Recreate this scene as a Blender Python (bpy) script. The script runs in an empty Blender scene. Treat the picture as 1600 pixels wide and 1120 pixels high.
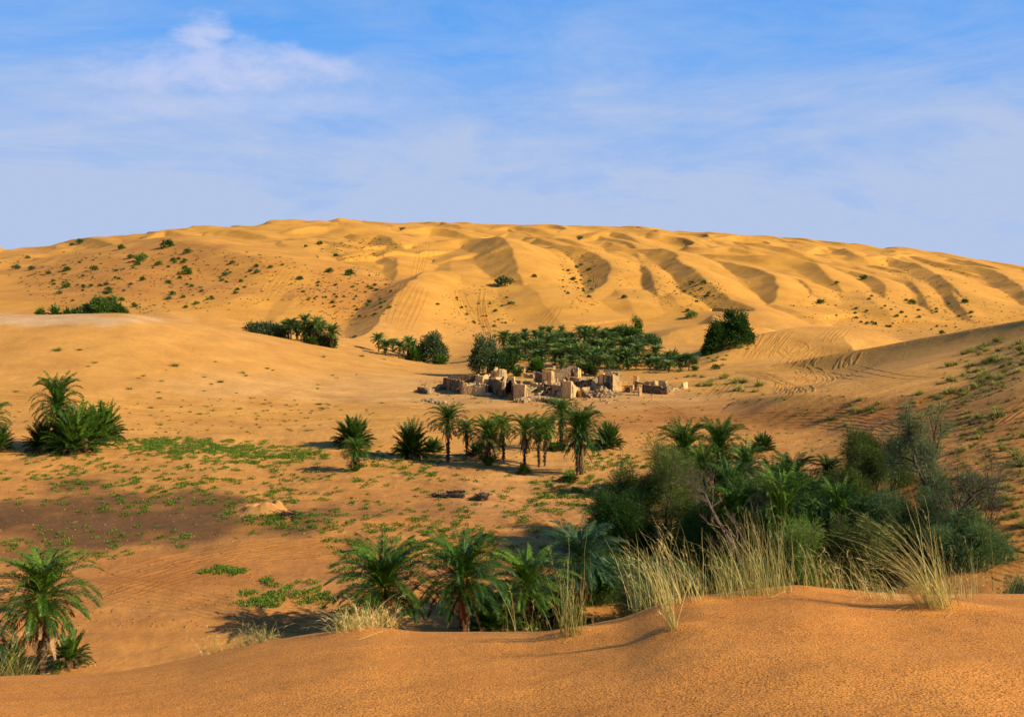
import bpy, math, random
import numpy as np
from mathutils import Vector, Matrix
R = math.radians
scn = bpy.context.scene
COL = scn.collection
# ------------------------------------------------------------------ camera, sky, sun, exposure
F, EYE, HZ = 1715.0, 19.5, 420.0           # focal length in photo pixels, eye height (m), horizon row of the photograph
cd = bpy.data.cameras.new('camera'); cam = bpy.data.objects.new('camera', cd); COL.objects.link(cam)
cd.sensor_width = 36; cd.lens = 36 * F / 1600; cd.shift_y = -0.0875
cd.clip_start = 0.1; cd.clip_end = 20000
cam.location = (0, 0, EYE); cam.rotation_euler = (R(90), 0, 0)
scn.camera = cam
scn.view_settings.view_transform = 'Standard'; scn.view_settings.look = 'None'
scn.view_settings.gamma = 1; scn.view_settings.exposure = 0.38
SUN_EL, SUN_AZ = 30.0, 114.0               # elevation; azimuth clockwise from +Y (behind the right shoulder)
sdir = Vector((math.sin(R(SUN_AZ)) * math.cos(R(SUN_EL)), math.cos(R(SUN_AZ)) * math.cos(R(SUN_EL)), math.sin(R(SUN_EL))))
sl = bpy.data.lights.new('sun', 'SUN'); sl.energy = 5.0; sl.angle = R(0.5); sl.color = (1.0, 0.90, 0.74)
so = bpy.data.objects.new('sun', sl); COL.objects.link(so)
so.rotation_euler = (-sdir).to_track_quat('-Z', 'Y').to_euler(); so.location = (60, -40, 60)

def nd(nt, t, **kw):
    n = nt.nodes.new(t)
    for k, v in kw.items():
        if k.startswith('i_'):
            k = k[2:]; k = int(k) if k.isdigit() else k.replace('_', ' ')
            n.inputs[k].default_value = v
        else: setattr(n, k, v)
    return n
def ramp(nt, pts, interp='LINEAR'):
    n = nt.nodes.new('ShaderNodeValToRGB'); cr = n.color_ramp; cr.interpolation = interp
    while len(cr.elements) < len(pts): cr.elements.new(0.5)
    for e, (p, c) in zip(cr.elements, pts):
        e.position = p; e.color = (c, c, c, 1) if isinstance(c, (int, float)) else (*c, 1)
    return n
def mathn(nt, op, a, b=None, clamp=False):
    n = nt.nodes.new('ShaderNodeMath'); n.operation = op; n.use_clamp = clamp
    for i, v in enumerate((a, b)):
        if v is None: continue
        if isinstance(v, (int, float)): n.inputs[i].default_value = v
        else: nt.links.new(v, n.inputs[i])
    return n.outputs[0]
def mixc(nt, fac, a, b, mode='MIX'):
    n = nt.nodes.new('ShaderNodeMix'); n.data_type = 'RGBA'; n.blend_type = mode
    for sock, v in ((n.inputs[0], fac), (n.inputs[6], a), (n.inputs[7], b)):
        if isinstance(v, (int, float)): sock.default_value = v
        elif isinstance(v, tuple): sock.default_value = (*v, 1)
        else: nt.links.new(v, sock)
    return n.outputs[2]

w = bpy.data.worlds.new('World'); scn.world = w; w.use_nodes = True
nt = w.node_tree; nt.nodes.clear(); L = nt.links.new
out = nd(nt, 'ShaderNodeOutputWorld'); bg = nd(nt, 'ShaderNodeBackground')
sky = nd(nt, 'ShaderNodeTexSky', sky_type='NISHITA', sun_disc=False, sun_elevation=R(SUN_EL), sun_rotation=R(SUN_AZ))
sky.air_density = 1.0; sky.dust_density = 0.3; sky.ozone_density = 2.5
SKY_S = 0.12
bg.inputs['Strength'].default_value = SKY_S
tc = nd(nt, 'ShaderNodeTexCoord'); sep = nd(nt, 'ShaderNodeSeparateXYZ'); L(tc.outputs['Generated'], sep.inputs[0])
# thin high veil and wisps, thicker towards the horizon, one soft cumulus bank left of centre
def dnoise(scale, detail, loc, rough=0.55, dist=0.0, rot=(0, 0, 0)):
    m = nd(nt, 'ShaderNodeMapping'); m.inputs['Scale'].default_value = scale; m.inputs['Location'].default_value = loc
    m.inputs['Rotation'].default_value = rot
    L(tc.outputs['Generated'], m.inputs[0])
    n = nd(nt, 'ShaderNodeTexNoise', i_Scale=1.0, i_Detail=detail, i_Roughness=rough, i_Distortion=dist); L(m.outputs[0], n.inputs['Vector'])
    return n.outputs['Fac']
wisp = dnoise((3.6, 2, 15), 9, (3.1, 0.4, 2.2), 0.66, 1.1, (0, 0.30, 0))
w2 = dnoise((9, 4, 30), 8, (8.1, 1.4, 5.2), 0.62, 0.6, (0, -0.35, 0))
wisp = mathn(nt, 'ADD', mathn(nt, 'MULTIPLY', wisp, 0.7), mathn(nt, 'MULTIPLY', w2, 0.3))
elev = sep.outputs['Z']
hor = ramp(nt, [(0.0, 1.0), (0.05, 0.92), (0.10, 0.72), (0.14, 0.52), (0.19, 0.24), (0.25, 0.05), (0.45, 0.0)]); L(elev, hor.inputs[0])
wr = ramp(nt, [(0.40, 0.0), (0.72, 1.0)]); L(wisp, wr.inputs[0])
hv = ramp(nt, [(0.35, 0.88), (0.6, 1.0)]); L(w2, hv.inputs[0])
fac = mathn(nt, 'ADD', mathn(nt, 'MULTIPLY', hor.outputs[0], hv.outputs[0]), mathn(nt, 'MULTIPLY', wr.outputs[0], mathn(nt, 'SUBTRACT', 0.68, elev)))
# cumulus bank: ellipse round a direction, edges broken by noise
def blob(cx, cz, rx, rz, nz, amt, lo=0.0, hi=1.0):
    ax = mathn(nt, 'DIVIDE', mathn(nt, 'SUBTRACT', mathn(nt, 'DIVIDE', sep.outputs['X'], mathn(nt, 'MAXIMUM', sep.outputs['Y'], 0.05)), cx), rx)
    az = mathn(nt, 'DIVIDE', mathn(nt, 'SUBTRACT', mathn(nt, 'DIVIDE', sep.outputs['Z'], mathn(nt, 'MAXIMUM', sep.outputs['Y'], 0.05)), cz), rz)
    d = mathn(nt, 'ADD', mathn(nt, 'MULTIPLY', ax, ax), mathn(nt, 'MULTIPLY', az, az))
    v = mathn(nt, 'SUBTRACT', mathn(nt, 'MULTIPLY', nz, amt), d)
    r_ = nd(nt, 'ShaderNodeMapRange', interpolation_type='SMOOTHSTEP'); L(v, r_.inputs[0])
    r_.inputs[1].default_value = lo; r_.inputs[2].default_value = hi
    return r_.outputs[0]
cn = mathn(nt, 'ADD', mathn(nt, 'MULTIPLY', dnoise((11, 6, 24), 9, (1.3, 4.4, 0.7), 0.62, 0.4), .62), mathn(nt, 'MULTIPLY', dnoise((38, 20, 70), 7, (2.3, 1.4, 3.7), 0.6, 0.3), .38))
cu = blob(-0.275, 0.182, 0.155, 0.032, cn, 3.5, 0.75, 2.1)
cu2 = blob(-0.24, 0.150, 0.200, 0.018, cn, 3.0, 0.5, 2.0)
cu3 = blob(-0.283, 0.214, 0.036, 0.026, cn, 3.4, 0.9, 1.9)
cmax = mathn(nt, 'MAXIMUM', mathn(nt, 'MAXIMUM', cu, mathn(nt, 'MULTIPLY', cu2, 0.6)), cu3)
s1 = 0.78 / SKY_S
BLUE = (0.105 * s1, 0.335 * s1, 0.86 * s1); VEIL = (0.450 * s1, 0.560 * s1, 0.80 * s1); PUFF = (0.64 * s1, 0.67 * s1, 0.88 * s1)
zen = ramp(nt, [(0.2, (0.045 * s1, 0.335 * s1, 0.92 * s1)), (0.75, (0.022 * s1, 0.085 * s1, 0.30 * s1))]); L(elev, zen.inputs[0])
skyc = mixc(nt, 0.94, sky.outputs[0], zen.outputs[0])
c1 = mixc(nt, mathn(nt, 'MINIMUM', fac, 1.0), skyc, VEIL)
c2 = mixc(nt, mathn(nt, 'MULTIPLY', cmax, 0.66), c1, PUFF)
L(c2, bg.inputs['Color']); L(bg.outputs[0], out.inputs[0])

# ------------------------------------------------------------------ small tools
def tag(o, label=None, cat=None, group=None, kind=None):
    if label: o['label'] = label
    if cat: o['category'] = cat
    if group: o['group'] = group
    if kind: o['kind'] = kind
    return o
def empty(name, loc, rz=0.0, s=1.0):
    o = bpy.data.objects.new(name, None); COL.objects.link(o); o.location = loc; o.rotation_euler = (0, 0, rz); o.scale = (s, s, s)
    o.empty_display_size = 0.3
    return o
def mesh_np(name, verts, faces, mat=None, smooth=False, var=None, col=None):
    """faces: (n,3) or (n,4) int array or a list of such arrays"""
    me = bpy.data.meshes.new(name)
    verts = np.asarray(verts, np.float32)
    fl = faces if isinstance(faces, list) else [faces]
    fl = [np.asarray(f, np.int32) for f in fl if len(f)]
    me.vertices.add(len(verts)); me.vertices.foreach_set('co', verts.ravel())
    nl = sum(f.size for f in fl); nf = sum(len(f) for f in fl)
    me.loops.add(nl); me.polygons.add(nf)
    me.loops.foreach_set('vertex_index', np.concatenate([f.ravel() for f in fl]))
    tot = np.concatenate([np.full(len(f), f.shape[1], np.int32) for f in fl])
    st = np.concatenate([[0], np.cumsum(tot)[:-1]]).astype(np.int32)
    me.polygons.foreach_set('loop_start', st); me.polygons.foreach_set('loop_total', tot)
    me.polygons.foreach_set('use_smooth', np.full(nf, smooth))
    if var is not None:
        a = me.attributes.new('var', 'FLOAT', 'POINT'); a.data.foreach_set('value', np.asarray(var, np.float32))
    if col is not None:
        a = me.attributes.new('tone', 'FLOAT_COLOR', 'POINT'); c4 = np.ones((len(verts), 4), np.float32); c4[:, :3] = col
        a.data.foreach_set('color', c4.ravel())
    me.update(calc_edges=True)
    if mat: me.materials.append(mat)
    return me
def obj(name, me, parent=None, loc=None):
    o = bpy.data.objects.new(name, me); COL.objects.link(o)
    if parent: o.parent = parent
    if loc is not None: o.location = loc
    return o
def dup(root, loc, rz, s, label=None, group=None):
    r = root.copy(); COL.objects.link(r); r.location = loc; r.rotation_euler = (0, 0, rz)
    r.scale = s if isinstance(s, tuple) else (s, s, s)
    if label: r['label'] = label
    if group: r['group'] = group
    for ch in root.children:
        c = ch.copy(); COL.objects.link(c); c.parent = r
        for g in ch.children:
            d = g.copy(); COL.objects.link(d); d.parent = c
    return r
def _h(ix, iy, seed):
    h = (ix.astype(np.int64) * 374761393 + iy.astype(np.int64) * 668265263 + seed * 1442695041) & 0xFFFFFFFF
    h = ((h ^ (h >> 13)) * 1274126177) & 0xFFFFFFFF
    return (h ^ (h >> 16)) & 0xFFFF
def gn(x, y, seed=0):
    """gradient noise, about -1..1"""
    x = np.asarray(x, float); y = np.asarray(y, float)
    x0 = np.floor(x); y0 = np.floor(y); fx = x - x0; fy = y - y0
    u = fx * fx * fx * (fx * (fx * 6 - 15) + 10); v = fy * fy * fy * (fy * (fy * 6 - 15) + 10)
    def g(dx, dy):
        a = _h(x0 + dx, y0 + dy, seed) * (2 * np.pi / 65536.0)
        return np.cos(a) * (fx - dx) + np.sin(a) * (fy - dy)
    a = g(0, 0); b = g(1, 0); c = g(0, 1); d = g(1, 1)
    return 1.5 * ((a * (1 - u) + b * u) * (1 - v) + (c * (1 - u) + d * u) * v)
def fbm(x, y, seed=0, oct=4, gain=0.5):
    s = 0; a = 1
    for i in range(oct):
        s = s + a * gn(x * 2 ** i, y * 2 ** i, seed + i * 17); a *= gain
    return s
def sstep(a, b, x):
    t = np.clip((x - a) / (b - a), 0, 1); return t * t * (3 - 2 * t)
def zat(Y, py): return EYE - Y * (py - HZ) / F
def xat(px, Y): return (px - 800.0) / F * Y
# ------------------------------------------------------------------ terrain: one height field seen from above
SKYL = np.array([(-700,430),(-300,412),(-100,398),(0,401),(56,388),(119,375),(168,376),(224,365),(259,360),(322,360),(367,355),(441,348),(504,348),(540,346),
 (600,350),(657,350),(724,355),(797,352),(857,351),(885,355),(957,356),(1045,364),(1150,366),(1213,374),(1290,382),(1360,388),(1428,396),(1506,404),(1547,414),(1600,421),(1800,432),(2300,440)], float)
FOOT = np.array([(-700,505),(0,497),(200,494),(400,512),(600,522),(800,522),(1000,518),(1200,512),(1400,526),(1600,520),(2300,515)], float)
CP = []
def cp(px, Y, z=None, py=None): CP.append(((px - 800) / F, math.log(Y), zat(Y, py) if z is None else z))
for px in (-700, -300, 0, 300, 600, 900):
    for Y in (20, 32, 50, 75, 100): cp(px, Y, z=0.0)
    cp(px, 122, z=0.25)
for px in (-700, -300, 0, 120): cp(px, 150, py=608); cp(px, 175, py=545); cp(px, 200, py=495); cp(px, 240, z=8.6); cp(px, 275, z=7.4)
for px, Y, py in ((200,205,492),(300,215,505),(400,225,523),(500,235,541),(600,245,556),(700,258,566)): cp(px, Y, py=py)
for px, Y, z in ((200,150,2.2),(200,175,6.2),(300,150,1.3),(300,180,5.2),(400,150,.6),(400,185,3.6),(500,165,.3),(500,200,1.8),(600,170,0),(600,205,.1),
                 (220,245,8.2),(320,255,5.9),(420,262,3.6),(520,265,1.2),(620,275,-1.6),(700,285,-1.6),(260,285,6.8),
                 (700,150,0),(700,190,-.5),(700,225,-1.2),(800,150,0),(800,190,.1),(800,230,.1),(800,270,.3),(900,150,0),(900,190,.2),(900,240,.3),(900,280,.9),
                 (1000,190,.4),(1000,230,.6),(1000,275,2.0),(1000,130,.3),(1000,160,.2),
                 (1100,200,.9),(1100,235,1.0),(1100,275,1.6),(1200,200,1.6),(1200,235,1.6),(1200,275,1.8),(1300,200,1.8),(1300,235,1.8),(1300,275,1.8),(1400,200,2.2),(1400,235,2.0),(1400,275,1.8),
                 (1060,30,0),(1100,50,.1),(1100,70,.2),(1100,90,.3),(1100,110,.4),(1100,135,.5),(1100,165,.6),
                 (1200,50,.6),(1200,70,.9),(1200,90,1.0),(1200,115,1.1),(1200,140,1.1),(1200,165,1.9),
                 (1300,50,1.5),(1300,70,1.9),(1300,90,2.0),(1300,115,2.0),(1300,140,1.7),(1300,165,1.9)): cp(px, Y, z=z)
# the tracked mound and the long dune at the right
for px, Y, z in ((1428,168,4.4),(1400,150,4.2),(1400,130,4.1),(1400,100,3.8),(1400,80,3.4),(1400,60,2.8),(1513,158,6.9),(1510,130,6.4),(1510,100,5.7),(1510,75,5.0),(1510,55,3.9),
                 (1600,150,9.7),(1600,120,8.5),(1600,95,7.1),(1600,75,5.9),(1600,60,4.8),(1600,48,3.8),(1600,40,3.0),(1800,138,12),(1800,100,9.6),(1800,70,7),(1800,45,4.5),(2300,60,9),(2300,120,13),
                 (1500,200,5.0),(1600,200,6),(1800,200,8),(1500,240,2.8),(1600,240,3.6),(1800,240,5),(2300,200,9),(2300,240,6)): cp(px, Y, z=z)
for px in (1300, 1450, 1600, 1800): cp(px, 30, z={1300: .8, 1450: 1.6, 1600: 2.6, 1800: 4}[px])
for px in (1450, 1550, 1650): cp(px, 272, z=1.8)
for px in list(range(-700, 2301, 100)):
    ps = float(np.interp(px, SKYL[:, 0], SKYL[:, 1])); ps = np.mean([np.interp(px + d, SKYL[:, 0], SKYL[:, 1]) for d in (-60, -30, 0, 30, 60)])
    zf = zat(312, float(np.interp(px, FOOT[:, 0], FOOT[:, 1]))); zs = zat(650, ps)
    for Y in (312, 345, 390, 450, 520, 590, 650):
        t = (Y - 312) / 338.0; cp(px, Y, z=zf + (zs - zf) * t ** 0.92)
    cp(px, 715, z=zs - 0.5); cp(px, 820, z=zs - 7)
CP = np.array(CP)
KU = 3.2
def _phi(r2): return 0.5 * r2 * np.log(r2 + 1e-12)
P = CP[:, :2] * (KU, 1); n = len(P)
A = np.zeros((n + 3, n + 3)); d2 = ((P[:, None] - P[None]) ** 2).sum(2)
A[:n, :n] = _phi(d2) + np.eye(n) * 2e-4; A[:n, n] = 1; A[:n, n + 1:] = P; A[n, :n] = 1; A[n + 1:, :n] = P.T
wt = np.linalg.solve(A, np.concatenate([CP[:, 2], [0, 0, 0]]))
def tps(u, l):
    q = np.stack([u.ravel() * KU, l.ravel()], 1); o_ = np.zeros(len(q))
    for i in range(0, len(q), 20000):
        b = q[i:i + 20000]; r2 = ((b[:, None] - P[None]) ** 2).sum(2)
        o_[i:i + 20000] = _phi(r2) @ wt[:n] + wt[n] + b @ wt[n + 1:]
    return o_.reshape(u.shape)
# grid: columns are bearings, rows are distances; fine where it is seen, coarse round about
pc = np.concatenate([np.arange(-5200, -300, 140), np.arange(-300, 1901, 1.9), np.arange(2040, 6900, 140)])
UG = (pc - 800) / F
LG = np.concatenate([np.linspace(math.log(22), math.log(300), 520), np.linspace(math.log(300), math.log(820), 520)[1:]])
LG = np.concatenate([LG, np.linspace(math.log(820), math.log(9000), 40)[1:]])
YG = np.exp(LG); NU, NY = len(UG), len(YG)
cu_ = np.concatenate([[-3.6, -2, -1.2], np.linspace(-0.9, 0.9, 420), [1.2, 2, 3.6]]); cl_ = np.linspace(LG[0], LG[-1], 420)
cz = tps(*[a for a in np.meshgrid(np.clip(cu_, -0.88, 0.88), np.minimum(cl_, math.log(820)))])       # [row l, col u]
def bil(gx, gy, G, x, y):
    i = np.clip(np.searchsorted(gx, x) - 1, 0, len(gx) - 2); j = np.clip(np.searchsorted(gy, y) - 1, 0, len(gy) - 2)
    fx = np.clip((x - gx[i]) / (gx[i + 1] - gx[i]), 0, 1); fy = np.clip((y - gy[j]) / (gy[j + 1] - gy[j]), 0, 1)
    return (G[j, i] * (1 - fx) + G[j, i + 1] * fx) * (1 - fy) + (G[j + 1, i] * (1 - fx) + G[j + 1, i + 1] * fx) * fy
UU, LL = np.meshgrid(UG, LG); YY = np.exp(LL); XX = UU * YY
Z = bil(cu_, cl_, cz, UU.ravel(), LL.ravel()).reshape(UU.shape)
def chaikin(p, k=2):
    p = np.array(p, float)
    for _ in range(k):
        q = np.empty((2 * len(p) - 2 + 2, p.shape[1])); q[0] = p[0]; q[-1] = p[-1]
        q[1:-1:2] = 0.75 * p[:-1] + 0.25 * p[1:]; q[2:-1:2] = 0.25 * p[:-1] + 0.75 * p[1:]
        p = q
    return p
def crestlines(X_, Y_, Z_):
    # free-standing dunes given by crest points (photo column, distance, photo row), slope profile on either side
    for pts, front, back in (
        ([(1085,198,590),(1140,200,576),(1190,198,571),(1242,195,565),(1310,190,551),(1370,185,541),(1428,180,530),(1513,170,515),(1600,160,499),(1700,150,482),(1900,138,450)], (3.1, 5.5, .14), (5.0, 40.0)),
        ([(1060,196,590),(1105,208,572),(1145,222,548),(1180,231,526),(1225,236,514),(1290,239,509),(1345,237,513),(1400,233,529),(1450,229,548)], (4.5, 40.0, .05), (6.0, 16.0)),
        ([(960,262,560),(1000,264,545),(1040,268,522),(1075,272,509),(1110,274,505),(1150,276,508),(1200,280,512)], (4.8, 15.0, .05), (5.0, 30.0))):
        p = chaikin(pts, 4); w_ = np.array([(xat(a, b), b, zat(b, c)) for a, b, c in p])
        e0 = w_[0] - w_[1]; e1 = w_[-1] - w_[-2]; e0 *= 50 / np.hypot(*e0[:2]); e1 *= 50 / np.hypot(*e1[:2]); e0[2] = e1[2] = -14
        w_ = np.concatenate([[w_[0] + e0], w_, [w_[-1] + e1]])
        best = np.full(X_.shape, 1e9); sg = np.ones(X_.shape); zc = np.zeros(X_.shape)
        for i in range(len(w_) - 1):
            a, b = w_[i], w_[i + 1]; dx, dy = (b - a)[:2]; q = dx * dx + dy * dy
            t = np.clip(((X_ - a[0]) * dx + (Y_ - a[1]) * dy) / q, 0, 1); ex = X_ - a[0] - t * dx; ey = Y_ - a[1] - t * dy
            d = np.hypot(ex, ey); mk = d < best; best = np.where(mk, d, best)
            sg = np.where(mk, np.sign(dx * ey - dy * ex), sg); zc = np.where(mk, a[2] + t * (b[2] - a[2]), zc)
        s = best * sg + 0.5 * gn(X_ / 12, Y_ / 12, 3)
        drop = np.where(s < 0, front[0] * (1 - np.exp(s / front[1])) ** 1.0, back[0] * (1 - np.exp(-s / back[1])) ** 1.5) + np.where(s < 0, front[2], 0.05) * best + np.clip(best - 45, 0, None) * 0.25
        zr = zc - drop
        k = 0.7; h = np.clip(0.5 + 0.5 * (zr - Z_) / k, 0, 1)
        Z_ = Z_ * (1 - h) + zr * h + k * h * (1 - h)
    return Z_
far = sstep(math.log(700), math.log(1100), LL)
Z = Z * (1 - far) + (12 + 5 * fbm(XX / 300, YY / 300, 5)) * far
# far pale dunes beyond the left end of the hill
Z += 64 * np.exp(-((UU + 0.50) / 0.062) ** 2) * np.exp(-((LL - math.log(2000)) / 0.25) ** 2) * (1 + 0.05 * gn(UU * 60, LL * 20, 3)) * far
r0, r1 = np.searchsorted(YG, (120, 340)); c0, c1 = np.searchsorted(UG, (0.05, 0.75))
Z[r0:r1, c0:c1] = crestlines(XX[r0:r1, c0:c1], YY[r0:r1, c0:c1], Z[r0:r1, c0:c1])
ZB = Z.copy()
def hit(px, py, G=None, ymin=24.0, add=0.0):
    """where the line of sight through a photo pixel first meets the ground: (x, y, z)"""
    G = Z if G is None else G
    u = (px - 800) / F
    i = int(np.clip(np.searchsorted(UG, u) - 1, 0, NU - 2)); f = (u - UG[i]) / (UG[i + 1] - UG[i])
    col = G[:, i] * (1 - f) + G[:, i + 1] * f
    p = HZ + F * (EYE - col - add) / YG
    ok = np.nonzero((p <= py) & (YG > ymin))[0]
    if len(ok) == 0: return None
    k = ok[0]
    if k > 0 and p[k - 1] > py:
        t = (p[k - 1] - py) / (p[k - 1] - p[k]); Y = math.exp(LG[k - 1] + t * (LG[k] - LG[k - 1]))
    else: Y = YG[k]
    return Vector((u * Y, Y, gz(u * Y, Y, G)))
def gz(x, y, G=None):
    G = Z if G is None else G
    r = bil(UG, LG, G, np.atleast_1d(np.asarray(x, float) / y), np.log(np.atleast_1d(np.asarray(y, float))))
    return float(r[0]) if np.ndim(x) == 0 else r
# --- dune ridges: crest line (photo pixels), crest height, windward width; the slip face lies right of the direction of travel
RIDGES = [
 ([(690,374),(731,366),(762,366),(783,371),(801,383),(806,400),(812,420),(818,436)], 7.5, 34),
 ([(668,425),(652,433),(640,437),(635,445),(612,467),(597,490),(580,510),(560,520)], 6.0, 30),
 ([(560,366),(577,364),(601,363),(622,377),(630,383)], 4.0, 30),
 ([(590,392),(598,386),(606,397),(622,410)], 3.0, 22),
 ([(870,386),(901,386),(929,388),(947,398),(956,411),(950,425),(935,441),(905,452)], 5.5, 26),
 ([(970,386),(1017,386),(1045,391),(1064,399),(1072,409),(1067,424)], 4.6, 26),
 ([(1008,418),(1016,428),(1024,439),(1027,452),(1040,464)], 4.0, 20),
 ([(1060,408),(1080,425),(1108,440),(1146,455),(1167,461),(1183,472),(1165,477),(1120,477)], 5.5, 22),
 ([(1150,412),(1185,416),(1206,428),(1217,442),(1214,458),(1190,470)], 4.6, 22),
 ([(1120,396),(1150,395),(1220,401),(1275,408),(1287,420),(1302,431),(1314,443)], 4.2, 26),
 ([(1165,377),(1190,379),(1220,384),(1262,396)], 3.0, 22),
 ([(1240,376),(1265,378),(1313,383),(1333,394),(1352,402),(1385,401)], 3.8, 26),
 ([(1370,396),(1411,404),(1455,416),(1479,438),(1516,465),(1530,480)], 4.4, 30),
 ([(1345,425),(1365,430),(1381,438),(1391,449),(1375,458)], 3.4, 18),
 ([(1421,396),(1479,410),(1540,416),(1575,430),(1600,455)], 4.2, 28),
 ([(1490,404),(1530,414),(1560,422),(1605,440)], 3.4, 26),
 ([(915,368),(937,362),(961,360),(995,377)], 3.6, 24),
 ([(825,370),(845,366),(868,369),(908,380)], 3.6, 24),
 ([(1110,386),(1135,381),(1168,389)], 3.4, 20),
 ([(1425,442),(1440,455),(1452,470),(1458,482)], 2.2, 14),
 ([(1228,470),(1216,452)], 0.0, 10),
 ([(462,359),(505,352),(548,352),(585,358)], 3.2, 30),
 ([(640,358),(668,352),(700,356),(728,364)], 3.4, 26),
 ([(775,356),(800,351),(833,356),(860,362)], 3.0, 24),
 ([(1010,368),(1045,364),(1085,371)], 2.6, 22),
 ([(1108,372),(1150,366),(1190,374)], 2.8, 22),
 ([(1265,389),(1292,382),(1330,389)], 2.6, 22),
 ([(1392,400),(1430,394),(1470,402)], 2.6, 24),
 ([(320,362),(352,358),(400,364)], 2.8, 24),
 ([(230,369),(258,357),(283,364)], 4.2, 22),
 ([(90,376),(122,367),(168,376)], 3.2, 22),
 ([(168,376),(230,374),(300,386),(365,396),(405,404),(418,414),(417,432),(388,455),(300,476),(225,488)], 5.5, 60, 70),
 ([(1215,470),(1190,482),(1165,486)], 1.6, 12),
 ([(1095,480),(1108,484),(1116,494)], 2.2, 12),
 ([(520,376),(560,384),(600,382)], 2.0, 22),
 ([(700,402),(745,395),(770,400)], 2.4, 26),
 ([(556,392),(598,386),(624,398),(620,418)], 3.4, 26), ([(844,372),(872,378),(900,387)], 3, 20), ([(955,372),(990,378),(997,392)], 3, 20),
 ([(1060,372),(1100,378),(1125,388)], 2.6, 20), ([(1330,398),(1400,402),(1430,414)], 3, 22), ([(1100,415),(1120,428),(1140,436)], 2.6, 16), ([(1560,400),(1590,408),(1620,420)], 3, 24),
 ([(1230,430),(1262,440),(1275,458)], 2.6, 16), ([(1480,452),(1500,466),(1512,484)], 2.6, 16), ([(860,400),(872,420),(868,445)], 2.6, 18),
 ([(806,420),(830,452),(868,488),(900,512)], 2.6, 34, 26), ([(700,400),(708,430),(700,470),(712,505)], 2.4, 34, 24), ([(1027,448),(1050,468),(1090,482),(1140,488)], 2.2, 26, 20),
 ([(945,430),(975,462),(1010,494)], 2.4, 34, 24), ([(1200,470),(1250,486),(1300,506)], 2.2, 34, 22), ([(1340,450),(1375,475),(1400,505)], 2.4, 30, 22), ([(450,430),(470,455),(440,485),(390,505)], 3.2, 40, 34),
]
PYG = HZ + F * (EYE - ZB) / YY; PXG = 800 + UU * F                  # photo pixel of every ground point, used to lay out the regions
def rgb(*c): return np.array(c)
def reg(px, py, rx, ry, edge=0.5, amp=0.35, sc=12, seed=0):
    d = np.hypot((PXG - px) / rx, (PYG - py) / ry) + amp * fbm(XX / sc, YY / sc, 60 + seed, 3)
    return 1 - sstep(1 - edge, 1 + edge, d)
TOP = np.zeros_like(Z); LOW = np.zeros_like(Z)
wob = 0.9 * fbm(XX / 16, YY / 16, 41, 3)
HF = 1.05
for pts, H0, Wd, *LW in RIDGES:
    if H0 <= 0: continue
    p_ = np.array(pts, float)
    if not LW: p_ = np.concatenate([[p_[0] + (p_[0] - p_[1]) * .9], p_, [p_[-1] + (p_[-1] - p_[-2]) * 1.2]])
    pts = chaikin(p_, 2); wp = [hit(a, b, ZB, 150.0, H0 * HF * math.sin(math.pi * (k + .5) / len(pts)) ** .8) for k, (a, b) in enumerate(pts)]
    wp = np.array([(v.x, v.y) for v in wp if v is not None])
    if len(wp) < 3: continue
    # drop sudden jumps in depth
    keep = [0]
    for i in range(1, len(wp)):
        if abs(wp[i, 1] - wp[keep[-1], 1]) < 60: keep.append(i)
    wp = wp[keep]
    for _ in range(3): wp[1:-1] = .25 * wp[:-2] + .5 * wp[1:-1] + .25 * wp[2:]
    seg = np.hypot(*(wp[1:] - wp[:-1]).T); cum = np.concatenate([[0], np.cumsum(seg)]); T = cum / cum[-1]
    m = max([Wd, H0 * 9] + LW) * 1.6 + 8
    r0, r1 = np.searchsorted(YG, (wp[:, 1].min() - m, wp[:, 1].max() + m))
    uu = (wp[:, 0] / wp[:, 1]); c0, c1 = np.searchsorted(UG, (uu.min() - m / wp[:, 1].min(), uu.max() + m / wp[:, 1].min()))
    X_ = XX[r0:r1, c0:c1]; Y_ = YY[r0:r1, c0:c1]
    best = np.full(X_.shape, 1e9); sgn = np.ones(X_.shape); tt = np.zeros(X_.shape)
    for i in range(len(wp) - 1):
        a, b = wp[i], wp[i + 1]; dx, dy = b - a; LL2 = dx * dx + dy * dy + 1e-9
        t = np.clip(((X_ - a[0]) * dx + (Y_ - a[1]) * dy) / LL2, 0, 1)
        ex = X_ - a[0] - t * dx; ey = Y_ - a[1] - t * dy; d = np.hypot(ex, ey)
        mk = d < best; best = np.where(mk, d, best)
        sgn = np.where(mk, np.sign(dx * ey - dy * ex), sgn); tt = np.where(mk, T[i] + t * (T[i + 1] - T[i]), tt)
    s = best * sgn + wob[r0:r1, c0:c1] * 0.9                       # >0: windward (left of travel), <0: slip side
    H_ = H0 * np.clip(np.sin(np.pi * np.clip(tt, 0, 1)), 0, 1) ** 0.8
    H_ = H_ * HF
    endf = sstep(0.0, 1.0, np.minimum(tt, 1 - tt) * 8 + 0.0)
    Lw = H_ * (LW[0] / H0 if LW else 5.0) + 2.0
    win = 1 - sstep(0, 1, np.clip(s, 0, None) / (Wd * 1.0)); win = win ** 1.15
    lee = .62 * np.clip(1 - (-s) / (1.9 * H_ + .5), 0, 1) ** 1.2 + .38 * np.clip(1 - (-s) / (6.5 * H_ + 2), 0, 1) ** 2
    if LW: lee = np.clip(1 - (-s) / Lw, 0, 1) ** 2
    prof = np.where(s >= 0, win, lee) * H_
    hol = 0.25 * H_ * np.exp(-((-s - Lw * 1.15) / (Lw * 0.8)) ** 2) * (s < 0)
    TOP[r0:r1, c0:c1] = np.maximum(TOP[r0:r1, c0:c1], prof); LOW[r0:r1, c0:c1] = np.maximum(LOW[r0:r1, c0:c1], hol)
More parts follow.
